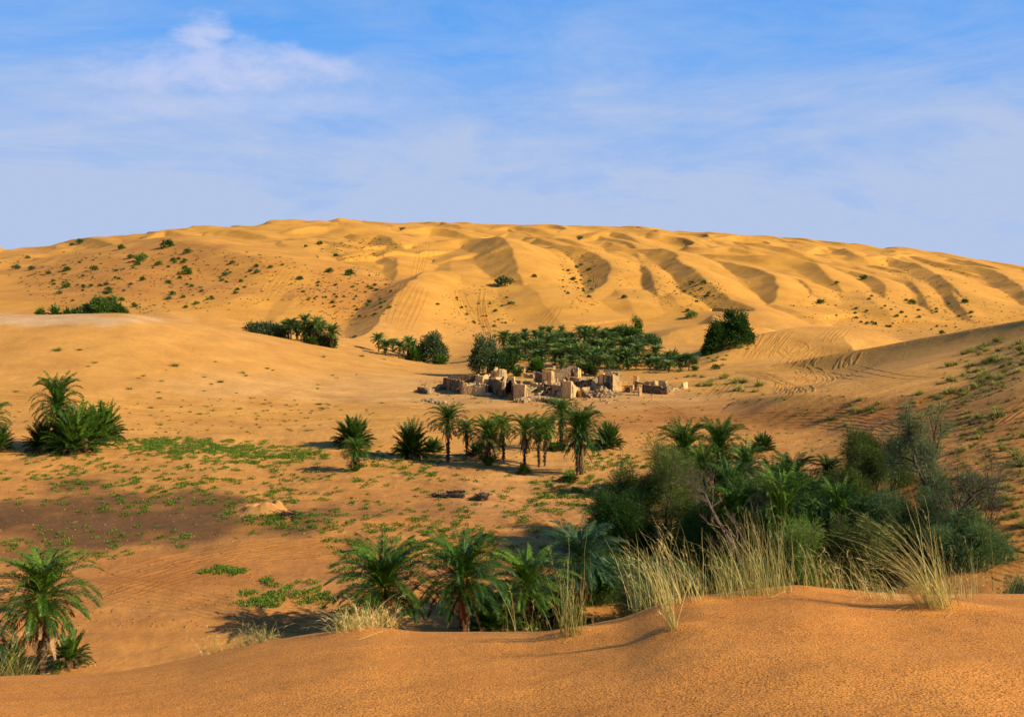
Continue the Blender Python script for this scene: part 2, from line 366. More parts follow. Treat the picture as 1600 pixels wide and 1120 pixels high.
def saw(c, wid):
    p = c - np.floor(c); up = sstep(0, 1, np.clip(p / wid, 0, 1)) ** .8; dn = 1 - sstep(0, 1, np.clip((p - wid) / (1 - wid), 0, 1))
    return np.where(p < wid, np.clip(p / wid, 0, 1) ** 1.7, dn)
cc = XX * 0.93 + YY * 0.36
a1 = 3.4 * saw(cc / 44 + 0.55 * fbm(XX / 70, YY / 80, 111, 3), .24) * np.clip(.45 + .9 * gn(XX / 55, YY / 70, 113), 0, 1)
a2 = 2.4 * saw(cc / 26 + 0.5 * fbm(XX / 45, YY / 50, 117, 3), .26) * np.clip(.35 + .9 * gn(XX / 38, YY / 45, 119), 0, 1)
bush_slope = np.clip(reg(220, 440, 240, 60, .3, .1, 25, 1) + reg(560, 470, 90, 50, .3, .1, 20, 2), 0, 1)
am = sstep(345, 430, YY) * (1 - bush_slope * .9) * (1 - far)
TOP = np.maximum(TOP, a1 * am * (1 - .6 * sstep(0.0, 1.5, LOW))); TOP = np.maximum(TOP, a2 * sstep(420, 520, YY) * (1 - far) * .9)
Z = ZB + TOP - LOW * 0.8
hillm = sstep(300, 350, YY)
Z += hillm * (1 - far) * (1.2 * fbm((XX + .5 * YY) / 50, YY / 46, 7, 3) + 0.35 * gn((XX + .6 * YY) / 17, YY / 22, 15) + 0.08 * fbm(XX / 7, YY / 7, 9, 2))
# gentle unevenness, hummocks and ruts on the flat
flat = (1 - hillm)
rough = sstep(640, 690, PYG) * 0.6 + 0.25 + 0.15 * sstep(1180, 1350, PXG) * sstep(570, 620, PYG)
Z += flat * rough * (0.22 * fbm(XX / 9, YY / 9, 21, 3) + 0.06 * fbm(XX / 1.7, YY / 1.7, 23, 3))
Z += flat * 0.10 * fbm(XX / 14, YY / 3.0, 31, 3) * sstep(560, 600, PYG)

# --- albedo regions (soil colours, and a broad dark patch at the left)
def mixin(C, m, c): return C * (1 - m[..., None]) + rgb(*c) * m[..., None]
C = np.ones(Z.shape + (3,)) * rgb(0.67, 0.310, 0.043)
C = mixin(C, 1 - hillm, (0.64, 0.300, 0.055))
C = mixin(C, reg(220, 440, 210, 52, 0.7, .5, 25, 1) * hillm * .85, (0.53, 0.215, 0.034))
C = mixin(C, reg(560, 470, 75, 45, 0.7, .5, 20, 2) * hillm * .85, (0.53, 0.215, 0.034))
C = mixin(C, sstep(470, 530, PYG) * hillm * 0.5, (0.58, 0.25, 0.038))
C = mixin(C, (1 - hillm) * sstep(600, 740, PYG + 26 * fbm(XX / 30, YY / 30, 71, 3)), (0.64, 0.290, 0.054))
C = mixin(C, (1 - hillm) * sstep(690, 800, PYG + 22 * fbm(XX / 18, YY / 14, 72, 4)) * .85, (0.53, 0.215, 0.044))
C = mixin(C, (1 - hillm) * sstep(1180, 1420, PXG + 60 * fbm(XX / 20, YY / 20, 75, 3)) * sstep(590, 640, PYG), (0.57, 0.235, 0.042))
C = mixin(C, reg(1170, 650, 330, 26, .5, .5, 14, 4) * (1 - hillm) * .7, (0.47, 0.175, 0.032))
C = mixin(C, reg(70, 500, 150, 9, .6, .6, 8, 5) * (1 - hillm) * .7, (0.64, 0.41, 0.20))
C = mixin(C, reg(560, 608, 330, 22, .6, .4, 20, 6) * (1 - hillm) * .6, (0.64,0.34,0.10))
C = mixin(C, reg(900, 625, 200, 18, .6, .4, 12, 6) * (1 - hillm) * .5, (0.60,0.32,0.10))
dark_patch = reg(150, 815, 300, 46, .5, .6, 7, 7)  # broad darker brown patch with a ragged edge
C = mixin(C, dark_patch * .86, (0.120, 0.060, 0.018))
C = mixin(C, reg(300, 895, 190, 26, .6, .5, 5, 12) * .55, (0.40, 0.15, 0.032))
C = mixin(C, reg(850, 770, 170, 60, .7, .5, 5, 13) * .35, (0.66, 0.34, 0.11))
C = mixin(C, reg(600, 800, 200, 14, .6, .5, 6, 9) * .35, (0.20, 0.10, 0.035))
st = np.clip(fbm(XX / 10 + YY / 26, YY / 2.2, 81, 4), -1, 1)
band = (1 - hillm) * sstep(560, 640, PYG) * (1 - dark_patch)
C = C * (1 + (0.12 * st * band)[..., None] * rgb(.7, 1, 1.1))
C = C * (1 + (0.10 * fbm(XX / 4, YY / 4, 83, 4) * (1 - hillm))[..., None])
C = C * (1 + (0.05 * fbm(XX / 30, YY / 12, 85, 4) * hillm)[..., None])
C = np.clip(C, 0.01, 0.8)

def sand_material(name, fg=False):
    m = bpy.data.materials.new(name); m.use_nodes = True; nt = m.node_tree; nt.nodes.clear(); L = nt.links.new
    o_ = nd(nt, 'ShaderNodeOutputMaterial'); b = nd(nt, 'ShaderNodeBsdfPrincipled', i_Roughness=0.9); b.inputs['Specular IOR Level'].default_value = 0.15
    L(b.outputs[0], o_.inputs[0])
    g = nd(nt, 'ShaderNodeNewGeometry')
    a = nd(nt, 'ShaderNodeAttribute', attribute_name='tone')
    def noise(sc, det=4, rg=0.6, stretch=None):
        n = nd(nt, 'ShaderNodeTexNoise', i_Scale=sc, i_Detail=det, i_Roughness=rg)
        if stretch:
            mp = nd(nt, 'ShaderNodeMapping'); mp.inputs['Scale'].default_value = stretch; L(g.outputs['Position'], mp.inputs[0]); L(mp.outputs[0], n.inputs['Vector'])
        else: L(g.outputs['Position'], n.inputs['Vector'])
        return n.outputs['Fac']
    if fg:
        # sand crust pitted by rain drops: small craters with raised rims
        n1 = noise(75, 2, 0.7); n2 = noise(140, 2, 0.6)
        vo = nd(nt, 'ShaderNodeTexVoronoi', i_Scale=48.0, i_Randomness=1.0); L(g.outputs['Position'], vo.inputs['Vector'])
        hgt = mathn(nt, 'ADD', mathn(nt, 'MULTIPLY', n1, 1.1), mathn(nt, 'ADD', mathn(nt, 'MULTIPLY', n2, .45), mathn(nt, 'MULTIPLY', vo.outputs['Distance'], .55)))
        big = noise(1.6, 4, 0.55); pat = noise(0.7, 3, .5)
        bp = nd(nt, 'ShaderNodeBump', i_Strength=1.0, i_Distance=0.0065); L(hgt, bp.inputs['Height'])
        bp2 = nd(nt, 'ShaderNodeBump', i_Strength=1.0, i_Distance=0.045); L(big, bp2.inputs['Height']); L(bp2.outputs[0], bp.inputs['Normal'])
        L(bp.outputs[0], b.inputs['Normal'])
        sp = ramp(nt, [(0.39, (0.36, 0.26, 0.25)), (0.46, (0.95, 0.92, 0.90)), (0.60, (1.24, 1.28, 1.45))]); L(noise(78, 1.5, .6), sp.inputs[0])  # dark specks: coarse grains, and the pits' shade painted into the colour
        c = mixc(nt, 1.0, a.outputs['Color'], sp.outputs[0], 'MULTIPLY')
        pr = ramp(nt, [(0.35, (0.94, 0.91, 0.90)), (0.65, (1.05, 1.05, 1.06))]); L(pat, pr.inputs[0])
        c = mixc(nt, 1.0, c, pr.outputs[0], 'MULTIPLY')
    else:
        n1 = noise(1.3, 9, 0.72); n2 = noise(0.12, 5, 0.6); n3 = noise(1.0, 5, 0.6, (0.12, 0.5, 0.5))
        hgt = mathn(nt, 'ADD', n1, mathn(nt, 'MULTIPLY', n3, .8))
        bp = nd(nt, 'ShaderNodeBump', i_Strength=0.9, i_Distance=0.15); L(hgt, bp.inputs['Height']); L(bp.outputs[0], b.inputs['Normal'])
        r1 = ramp(nt, [(0.30, (0.84, 0.80, 0.78)), (0.55, 1.0), (0.75, (1.10, 1.10, 1.12))]); L(n1, r1.inputs[0])
        r2 = ramp(nt, [(0.32, (0.90, 0.86, 0.82)), (0.62, (1.06, 1.06, 1.06))]); L(n2, r2.inputs[0])
        c = mixc(nt, 0.75, a.outputs['Color'], r1.outputs[0], 'MULTIPLY'); c = mixc(nt, 1.0, c, r2.outputs[0], 'MULTIPLY')
    L(c, b.inputs['Base Color'])
    return m
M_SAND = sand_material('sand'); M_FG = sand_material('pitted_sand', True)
def grid_faces(nr, nc):
    i = np.arange(nr * nc).reshape(nr, nc)
    return np.stack([i[:-1, :-1].ravel(), i[:-1, 1:].ravel(), i[1:, 1:].ravel(), i[1:, :-1].ravel()], 1)
V = np.stack([XX, YY, Z], -1).reshape(-1, 3)
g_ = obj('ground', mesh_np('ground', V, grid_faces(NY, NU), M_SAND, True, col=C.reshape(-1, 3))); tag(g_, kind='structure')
# --- foreground dune on which the photographer stands
CR = np.array([(-3000,1110),(-600,1075),(0,1055),(150,1053),(230,1042),(300,1030),(370,1014),(450,998),(530,986),(575,982),(640,986),(720,985),(840,987),(900,979),(975,966),(1030,944),(1080,931),
 (1150,926),(1200,922),(1250,917),(1310,921),(1400,931),(1470,930),(1540,927),(1600,926),(2300,935),(4600,960)], float)
CD = np.array([(-3000,14),(0,13),(400,13),(800,12.5),(1100,12),(1250,12.3),(1600,12.6),(4600,14)], float)
pf = np.concatenate([np.arange(-3000, -200, 70), np.arange(-200, 1801, 3.0), np.arange(1870, 4600, 70)])
uf = (pf - 800) / F
# smooth crest row
def crest_py(px): return np.mean([np.interp(px + d, CR[:, 0], CR[:, 1]) for d in (-16, -8, 0, 8, 16)], axis=0)
def crest_d(px): return np.interp(px, CD[:, 0], CD[:, 1])
yf = np.concatenate([np.linspace(0.6, 5.5, 40), np.linspace(5.5, 16, 420)[1:], np.linspace(16, 46, 90)[1:]])
def fgz(x, y):
    px = 800 + F * x / y; s = (crest_py(px) - HZ) / F; D = crest_d(px)
    sb = 0.408 + 0.02 * np.sin(px / 300)
    t = np.clip((D - y) / (D - 6.0), 0, 1.35)
    q = s + (sb - s) * t ** 2
    e = np.clip(y - D, 0, None)
    drop = np.where(y < D, q * y, s * D + s * e + 0.62 * (e - 1.2 * (1 - np.exp(-e / 1.2))))
    drop = np.where(y < 3.8, np.minimum(drop, 1.62), drop)
    z = EYE - drop
    fade = sstep(3, 6, y)
    z = z + fade * (0.010 * fbm(x / 0.9, y / 0.9, 91, 3) + 0.035 * gn(x / 2.6, y / 2.0, 95))
    for (cx, cy, r, h) in MOUNDS:
        z = z + h * np.exp(-((x - cx) ** 2 + (y - cy) ** 2) / (r * r))
    return z
MOUNDS = []
def fg_at(px, py, ymin=4.0):
    """first hit on the foreground dune"""
    ys = np.linspace(ymin, 16, 1500); x = (px - 800) / F * ys; p = HZ + F * (EYE - fgz(x, ys)) / ys
    k = np.nonzero(p <= py)[0]
    y = ys[k[0]] if len(k) else float(crest_d(px)) + 0.3
    x = (px - 800) / F * y
    return Vector((x, y, float(fgz(np.array([x]), np.array([y]))[0])))
for (px, py, r, h) in ((1460,952,.45,.10),(1245,925,.5,.05),(1052,984,.22,.05),(1060,945,.5,.05),(893,992,.35,.07),(1165,930,.6,.05),(1385,940,.4,.04),(577,988,.5,.06)):
    v = fg_at(px, py); MOUNDS.append((v.x, v.y, r, h))
FX, FY = np.meshgrid(uf, yf); FXX = FX * FY
FZ = fgz(FXX, FY)
VF = np.stack([FXX, FY, FZ], -1).reshape(-1, 3)
cf = np.ones((len(VF), 3)) * rgb(0.74, 0.285, 0.040)
cf = cf * (1 + 0.07 * fbm(VF[:, 0] / 1.5, VF[:, 1] / 1.5, 97, 3))[:, None]
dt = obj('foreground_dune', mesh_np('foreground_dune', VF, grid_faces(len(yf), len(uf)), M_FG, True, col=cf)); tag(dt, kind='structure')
def place(px, py=None, Y=None):
    """a spot on the ground: by the photo pixel of its foot, or by column and distance"""
    if Y is None: return hit(px, py)
    x = xat(px, Y); return Vector((x, Y, gz(x, Y)))
# ------------------------------------------------------------------ vegetation materials
def leaf_mat(name, stops, trans=0.25, rough=0.6, spec=0.15):
    """stops: colours over the per-leaf attribute 'var' (0..1)"""
    m = bpy.data.materials.new(name); m.use_nodes = True; nt = m.node_tree; nt.nodes.clear(); L = nt.links.new
    o_ = nd(nt, 'ShaderNodeOutputMaterial')
    a = nd(nt, 'ShaderNodeAttribute', attribute_name='var'); g = nd(nt, 'ShaderNodeNewGeometry'); oi = nd(nt, 'ShaderNodeObjectInfo')
    r = ramp(nt, stops); L(a.outputs['Fac'], r.inputs[0])
    n = nd(nt, 'ShaderNodeTexNoise', i_Scale=1.3, i_Detail=2.0); L(g.outputs['Position'], n.inputs['Vector'])
    rr = ramp(nt, [(0.3, (0.72, 0.76, 0.74)), (0.7, (1.22, 1.18, 1.1))]); L(n.outputs['Fac'], rr.inputs[0])
    c = mixc(nt, 1.0, r.outputs[0], rr.outputs[0], 'MULTIPLY')
    hs = nd(nt, 'ShaderNodeHueSaturation'); L(c, hs.inputs['Color'])
    mr = nd(nt, 'ShaderNodeMapRange'); L(oi.outputs['Random'], mr.inputs[0]); mr.inputs[3].default_value = 0.68; mr.inputs[4].default_value = 1.32; L(mr.outputs[0], hs.inputs['Value'])
    mh = nd(nt, 'ShaderNodeMapRange'); L(oi.outputs['Random'], mh.inputs[0]); mh.inputs[3].default_value = 0.515; mh.inputs[4].default_value = 0.488; L(mh.outputs[0], hs.inputs['Hue'])
    b = nd(nt, 'ShaderNodeBsdfPrincipled', i_Roughness=rough); b.inputs['Specular IOR Level'].default_value = spec; L(hs.outputs[0], b.inputs['Base Color'])
    t = nd(nt, 'ShaderNodeBsdfTranslucent'); L(hs.outputs[0], t.inputs['Color'])
    mx = nd(nt, 'ShaderNodeMixShader', i_0=trans); L(b.outputs[0], mx.inputs[1]); L(t.outputs[0], mx.inputs[2]); L(mx.outputs[0], o_.inputs[0])
    return m
def bark_mat(name, c0, c1, scale=8.0, stretch=(1, 1, 1), bump=0.03):
    m = bpy.data.materials.new(name); m.use_nodes = True; nt = m.node_tree; nt.nodes.clear(); L = nt.links.new
    o_ = nd(nt, 'ShaderNodeOutputMaterial'); b = nd(nt, 'ShaderNodeBsdfPrincipled', i_Roughness=0.9); L(b.outputs[0], o_.inputs[0]); b.inputs['Specular IOR Level'].default_value = 0.2
    tc = nd(nt, 'ShaderNodeTexCoord'); mp = nd(nt, 'ShaderNodeMapping'); mp.inputs['Scale'].default_value = stretch; L(tc.outputs['Object'], mp.inputs[0])
    n = nd(nt, 'ShaderNodeTexNoise', i_Scale=scale, i_Detail=6.0, i_Roughness=0.65); L(mp.outputs[0], n.inputs['Vector'])
    r = ramp(nt, [(0.34, c0), (0.68, c1)]); L(n.outputs['Fac'], r.inputs[0]); L(r.outputs[0], b.inputs['Base Color'])
    bp = nd(nt, 'ShaderNodeBump', i_Strength=1.0, i_Distance=bump); L(n.outputs['Fac'], bp.inputs['Height']); L(bp.outputs[0], b.inputs['Normal'])
    return m
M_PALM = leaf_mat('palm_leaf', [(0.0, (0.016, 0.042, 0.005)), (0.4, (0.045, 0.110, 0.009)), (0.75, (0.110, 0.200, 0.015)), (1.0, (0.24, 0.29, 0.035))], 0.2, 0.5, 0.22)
M_PALMF = leaf_mat('far_palm_leaf', [(0.0, (0.012, 0.032, 0.006)), (0.40, (0.066, 0.140, 0.022)), (1.0, (0.32, 0.40, 0.09))], 0.2, 0.5, 0.25)
M_PALMG = leaf_mat('grey_green_palm_leaf', [(0.0, (0.018, 0.050, 0.018)), (0.5, (0.050, 0.115, 0.038)), (1.0, (0.17, 0.24, 0.08))], 0.2, 0.5, 0.22)
M_DEAD = leaf_mat('dead_frond', [(0.0, (0.10, 0.055, 0.02)), (0.6, (0.24, 0.145, 0.055)), (1.0, (0.42, 0.29, 0.13))], 0.1, 0.8, 0.1)
M_FRUIT = leaf_mat('date_stalks', [(0.0, (0.32, 0.09, 0.015)), (1.0, (0.62, 0.27, 0.04))], 0.05, 0.6, 0.2)
M_OLIVE = leaf_mat('olive_foliage', [(0.0, (0.036, 0.057, 0.010)), (0.5, (0.130, 0.169, 0.026)), (1.0, (0.351, 0.364, 0.072))], 0.36)
M_GREEN = leaf_mat('green_foliage', [(0.0, (0.018, 0.047, 0.008)), (0.5, (0.078, 0.156, 0.021)), (1.0, (0.234, 0.312, 0.046))], 0.36)
M_BLUEG = leaf_mat('blue_green_foliage', [(0.0, (0.033, 0.072, 0.020)), (0.5, (0.100, 0.168, 0.044)), (1.0, (0.275, 0.340, 0.105))], 0.36)
M_GREY = leaf_mat('grey_green_foliage', [(0.0, (0.039, 0.065, 0.021)), (0.5, (0.111, 0.156, 0.055)), (1.0, (0.299, 0.338, 0.130))], 0.36)
M_HERB = leaf_mat('fresh_green_herb', [(0.0, (0.050, 0.090, 0.008)), (0.5, (0.13, 0.210, 0.018)), (1.0, (0.27, 0.33, 0.04))], 0.3)
M_STRAW = leaf_mat('straw_grass', [(0.0, (0.18, 0.16, 0.03)), (0.4, (0.46, 0.36, 0.08)), (1.0, (0.85, 0.70, 0.25))], 0.3, 0.6, 0.3)
M_TUSS = leaf_mat('yellow_tussock', [(0.0, (0.055, 0.055, 0.012)), (0.2, (0.14, 0.14, 0.022)), (0.5, (0.34, 0.30, 0.050)), (1.0, (0.60, 0.50, 0.14))], 0.25)
M_TRUNK = bark_mat('palm_trunk', (0.035, 0.022, 0.012), (0.16, 0.10, 0.05), 9, (1, 1, 2.4), 0.06)
M_BARK = bark_mat('dark_bark', (0.045, 0.028, 0.018), (0.17, 0.11, 0.07), 12, (2, 2, .6))
M_BARE = bark_mat('weathered_bark', (0.05, 0.03, 0.02), (0.20, 0.13, 0.085), 12, (2, 2, .6))
M_CHAR = bark_mat('charred_wood', (0.02, 0.013, 0.010), (0.12, 0.075, 0.05), 7, (1, 1, 1))

# ------------------------------------------------------------------ geometry builders
class MB:
    def __init__(s): s.v = []; s.t = []; s.q = []; s.a = []; s.n = 0
    def add(s, v, t=None, q=None, a=0.5):
        v = np.asarray(v, float)
        if t is not None and len(t): s.t.append(np.asarray(t) + s.n)
        if q is not None and len(q): s.q.append(np.asarray(q) + s.n)
        s.v.append(v); s.a.append(np.broadcast_to(np.asarray(a, float), (len(v),)).copy()); s.n += len(v)
    def tube(s, pts, rad, sides=6, a=0.5, cap=False):
        pts = np.asarray(pts, float); k = len(pts); rad = np.broadcast_to(rad, (k,))
        d = np.gradient(pts, axis=0); d /= np.linalg.norm(d, axis=1)[:, None] + 1e-9
        ref = np.where(np.abs(d[:, 2:3]) > .9, np.array([[1., 0, 0]]), np.array([[0, 0, 1.]]))
        u = np.cross(d, ref); u /= np.linalg.norm(u, axis=1)[:, None] + 1e-9; w_ = np.cross(d, u)
        th = np.arange(sides) * 2 * np.pi / sides
        ring = pts[:, None] + rad[:, None, None] * (np.cos(th)[None, :, None] * u[:, None] + np.sin(th)[None, :, None] * w_[:, None])
        i = np.arange(k * sides).reshape(k, sides)
        q = np.stack([i[:-1], np.roll(i[:-1], -1, 1), np.roll(i[1:], -1, 1), i[1:]], -1).reshape(-1, 4)
        s.add(ring.reshape(-1, 3), q=q, a=a)
        if cap:
            c = s.n; s.add(pts[-1:], a=a); s.t.append(np.stack([i[-1] + c - k * sides, np.roll(i[-1], -1) + c - k * sides, np.full(sides, c)], 1))
    def mesh(s, name, mat, smooth=False, scale=None):
        v = np.concatenate(s.v) if s.v else np.zeros((0, 3))
        if scale is not None: v = v * scale
        return mesh_np(name, v, [np.concatenate(f) for f in (s.t, s.q) if f], mat, smooth, np.concatenate(s.a))
def nrm(v): return v / (np.linalg.norm(v, axis=-1, keepdims=True) + 1e-9)
def frond(mb, rng, base, az, e0, length, droop, nl, ll, lw, tone, vfold=0.5, twist=0.0, lk=0.55):
    """one feather palm leaf: curved midrib with two rows of leaflets"""
    K = 12; t = np.linspace(0, 1, K); ang = e0 - droop * t ** 1.5
    h = np.array([math.cos(az), math.sin(az), 0]); sidev = np.array([-math.sin(az), math.cos(az), 0])
    st = length / (K - 1); dx = np.cos(ang) * st; dz = np.sin(ang) * st
    px = np.concatenate([[0], np.cumsum(dx[:-1])]); pz = np.concatenate([[0], np.cumsum(dz[:-1])])
    sw = twist * t ** 2 * length
    pts = np.asarray(base) + px[:, None] * h + np.outer(pz, [0, 0, 1]) + sw[:, None] * sidev
    rad = np.linspace(lw * .9, lw * .22, K); mb.tube(pts, rad, 3, a=min(1, tone + .25))
    tl = np.linspace(0.16, 0.99, nl); fi = tl * (K - 1); i0 = np.minimum(fi.astype(int), K - 2); f = (fi - i0)[:, None]
    p = pts[i0] * (1 - f) + pts[i0 + 1] * f; d = nrm(pts[i0 + 1] - pts[i0])
    up = nrm(np.cross(sidev, d)); up *= np.sign(up[:, 2:3] + 1e-6) if abs(e0) < 1.2 else 1
    le = ll * (np.sin(np.pi * np.clip(tl * .86 + .10, 0, 1)) ** .55) * rng.uniform(.85, 1.12, nl)
    for sgn in (-1, 1):
        dirv = nrm(d * (lk + .35 * tl[:, None]) + sgn * sidev * (1.0 - .35 * tl[:, None]) + up * (vfold + rng.normal(0, .13, (nl, 1))) + rng.normal(0, .07, (nl, 3)))
        tip = p + dirv * le[:, None]; tip[:, 2] -= .16 * le
        mid = p + dirv * (le * .45)[:, None]; wv = nrm(np.cross(dirv, up)) * lw
        v = np.stack([p, mid + wv, tip, mid - wv], 1).reshape(-1, 3)
        q = np.arange(nl * 4).reshape(nl, 4)
        av = np.repeat(np.clip(tone + rng.normal(0, .12, nl), 0, 1), 4) + np.tile([-.05, 0, .08, 0], nl)
        mb.add(v, q=q, a=np.clip(av, 0, 1))
def palm(seed, trunk, L_, nf, nl, lw, ll=0.42, skirt=0.5, erect=0.5, fruit=False, mat=None, lean=0.0, base_shoots=0, far=False, tr_=1.0):
    """returns {part: mesh} and the full height; trunk 0 = a bush of fronds from the ground"""
    rng = np.random.default_rng(seed); cr = MB(); dead = MB(); tr = MB(); fr = MB(); mat = mat or M_PALM
    top = np.array([lean * trunk, 0, trunk])
    if trunk > 0:
        K = max(6, int(trunk * (5 if far else 10))); t = np.linspace(0, 1, K)
        pts = np.stack([lean * trunk * t ** 1.6, 0.04 * np.sin(t * 5 + seed), t * trunk - .3 * (1 - t)], 1)
        r = tr_ * (0.23 - .05 * t) * (1 + .10 * ((np.arange(K) % 2) * 2 - 1)); r[0] *= 1.35; r[-1] *= .8
        tr.tube(pts, r, 8, a=.5)
        if not far:   # stubs of old leaf bases
            for i in range(int(trunk * 26)):
                tt = rng.uniform(.05, 1); a = i * 2.4; rr = tr_ * (.2 - .04 * tt); c = np.array([lean * trunk * tt ** 1.6, 0, tt * trunk])
                o_ = np.array([math.cos(a), math.sin(a), 0]); tr.tube([c + o_ * rr * .8, c + o_ * (rr + .06) + [0, 0, .10], c + o_ * (rr + .10) + [0, 0, .2]], [.05, .045, .02], 4, cap=True)
    for i in range(nf):
        k = (i + .5) / nf; az = i * 2.39996 + rng.uniform(-.2, .2)
        e0 = R(84) - (k ** (0.62 + .75 * erect)) * R(104) + rng.normal(0, .07)
        Lf = L_ * (0.72 + .30 * math.sin(math.pi * min(1, k * .85 + .18))) * rng.uniform(.9, 1.08)
        dr = R(44) + R(60) * (1 - abs(k - .45)) * (1 - .30 * erect) * rng.uniform(.7, 1.25)
        if e0 < R(10): dr *= .75
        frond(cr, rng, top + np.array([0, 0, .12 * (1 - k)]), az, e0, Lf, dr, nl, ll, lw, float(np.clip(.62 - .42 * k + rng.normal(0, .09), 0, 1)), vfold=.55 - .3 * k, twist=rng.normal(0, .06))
    nd_ = int(nf * skirt)
    if trunk > 0.6:
        for i in range(nd_):
            az = i * 2.39996 + 1; e0 = R(-38) - rng.uniform(0, R(44))
            frond(dead, rng, top - np.array([0, 0, .12 + .25 * rng.random()]), az, e0, min(L_ * rng.uniform(.35, .8), trunk * .8), R(rng.uniform(8, 30)), max(6, nl // 2), ll * .6, lw, rng.uniform(.1, .8), vfold=-.2, lk=1.3)
    if fruit:
        for i in range(9):
            az = rng.uniform(0, 6.28); o_ = np.array([math.cos(az), math.sin(az), 0]); p0 = top + [0, 0, .1]
            p1 = p0 + o_ * .30 + [0, 0, .12]; p2 = p0 + o_ * .5 - [0, 0, .25]
            fr.tube([p0, p1, p2], [.02, .016, .012], 4, a=.9)
            for j in range(26):
                fr.tube([p2, p2 + rng.normal(0, .07, 3) + [0, 0, -.12], p2 + rng.normal(0, .11, 3) + [0, 0, -.30]], [.006, .012, .016], 3, a=rng.random())
    for i in range(base_shoots):
        az = i * 2.4; o_ = np.array([math.cos(az), math.sin(az), 0]) * rng.uniform(.1, .5)
        frond(cr, rng, o_, az + rng.normal(0, .4), R(rng.uniform(35, 80)), L_ * rng.uniform(.4, .62), R(35), max(8, int(nl * .6)), ll * .8, lw, rng.uniform(.1, .6))
    parts = {}
    if tr.n: parts['trunk'] = tr.mesh('trunk', M_TRUNK, False)
    parts['crown'] = cr.mesh('crown', mat)
    if dead.n: parts['dead_fronds'] = dead.mesh('dead_fronds', M_DEAD)
    if fr.n: parts['fruit_stalks'] = fr.mesh('fruit_stalks', M_FRUIT)
    allz = np.concatenate(cr.v)[:, 2]; allx = np.concatenate(cr.v)[:, 0]
    return parts, float(np.percentile(allz, 99.7)), float(np.percentile(allx, 99) - np.percentile(allx, 1))
def palm_bush(seed, L_, nf, nl, lw, ll=.4, mat=None, spread=.5, tone=.35):
    rng = np.random.default_rng(seed); cr = MB(); old = MB()
    for i in range(nf):
        k = (i + .5) / nf; az = i * 2.39996 + rng.uniform(-.3, .3); o_ = np.array([math.cos(az), math.sin(az), 0]) * rng.uniform(.0, spread) * (0.3 + k)
        e0 = R(86) - k ** .8 * R(74) + rng.normal(0, .08)
        frond(cr, rng, o_ + [0, 0, .05 + .25 * L_ * .4 * rng.random() * (1 - k)], az + rng.normal(0, .25), e0, L_ * rng.uniform(.78, 1.05) * (1 - .15 * k), R(rng.uniform(20, 60)), nl, ll, lw, float(np.clip(tone + .2 - .35 * k + rng.normal(0, .1), 0, 1)), vfold=.4)
    for i in range(nf // 3):
        az = rng.uniform(0, 6.28); frond(old, rng, [0, 0, .3], az, R(rng.uniform(-5, 35)), L_ * .6, R(60), max(6, nl // 2), ll * .7, lw, rng.uniform(0, .8), vfold=0)
    z = np.concatenate(cr.v)[:, 2]; x = np.concatenate(cr.v)[:, 0]
    return {'crown': cr.mesh('crown', mat or M_PALM), 'dead_fronds': old.mesh('dead_fronds', M_DEAD)}, float(np.percentile(z, 99.5)), float(np.percentile(x, 99) - np.percentile(x, 1))
def assemble(name, parts, label, cat, group=None, loc=(0, 0, 0), rz=0.0, s=1.0):
    r = empty(name, loc, rz); r.scale = s if isinstance(s, tuple) else (s, s, s); tag(r, label, cat, group)
    for k, me in parts.items(): obj(k, me, r)
    return r
def branching(rng, ntr, levels, h, tilt, kids=(3, 4), ratio=.72, rad=.16, base_sp=.2, bend=.25, up=.25):
    segs = []; tips = []
    def grow(p, d, l, r, lv):
        n_ = 3; pts = [p]; q = p
        for i in range(n_):
            d = nrm(d + rng.normal(0, bend * .5, 3) + np.array([0, 0, up * .18])); q = q + d * l / n_; pts.append(q)
        segs.append((np.array(pts), np.linspace(r, r * .66, n_ + 1), lv))
        if lv >= levels - 2: tips.append((q, d, lv)); tips.append(((pts[1] + pts[2]) / 2, d, lv))
        if lv + 1 >= levels: return
        k = rng.integers(kids[0], kids[1] + 1)
        for i in range(k):
            a = rng.uniform(0, 6.28) ; s_ = nrm(np.cross(d, [math.cos(a), math.sin(a), .3])); sp = rng.uniform(.35, .85)
            at = pts[rng.integers(2, n_ + 1)] if i else q
            grow(at, nrm(d + s_ * sp + np.array([0, 0, up * .3])), l * ratio * rng.uniform(.75, 1.15), r * .6, lv + 1)
    for i in range(ntr):
        a = i * 6.283 / ntr + rng.uniform(-.5, .5); ti = rng.uniform(tilt * .4, tilt) if ntr > 1 else tilt * .3
        d = np.array([math.cos(a) * math.sin(ti), math.sin(a) * math.sin(ti), math.cos(ti)])
        grow(np.array([math.cos(a) * base_sp, math.sin(a) * base_sp, -.2]), d, h * .36 * rng.uniform(.85, 1.1), rad * rng.uniform(.7, 1), 0)
    return segs, tips
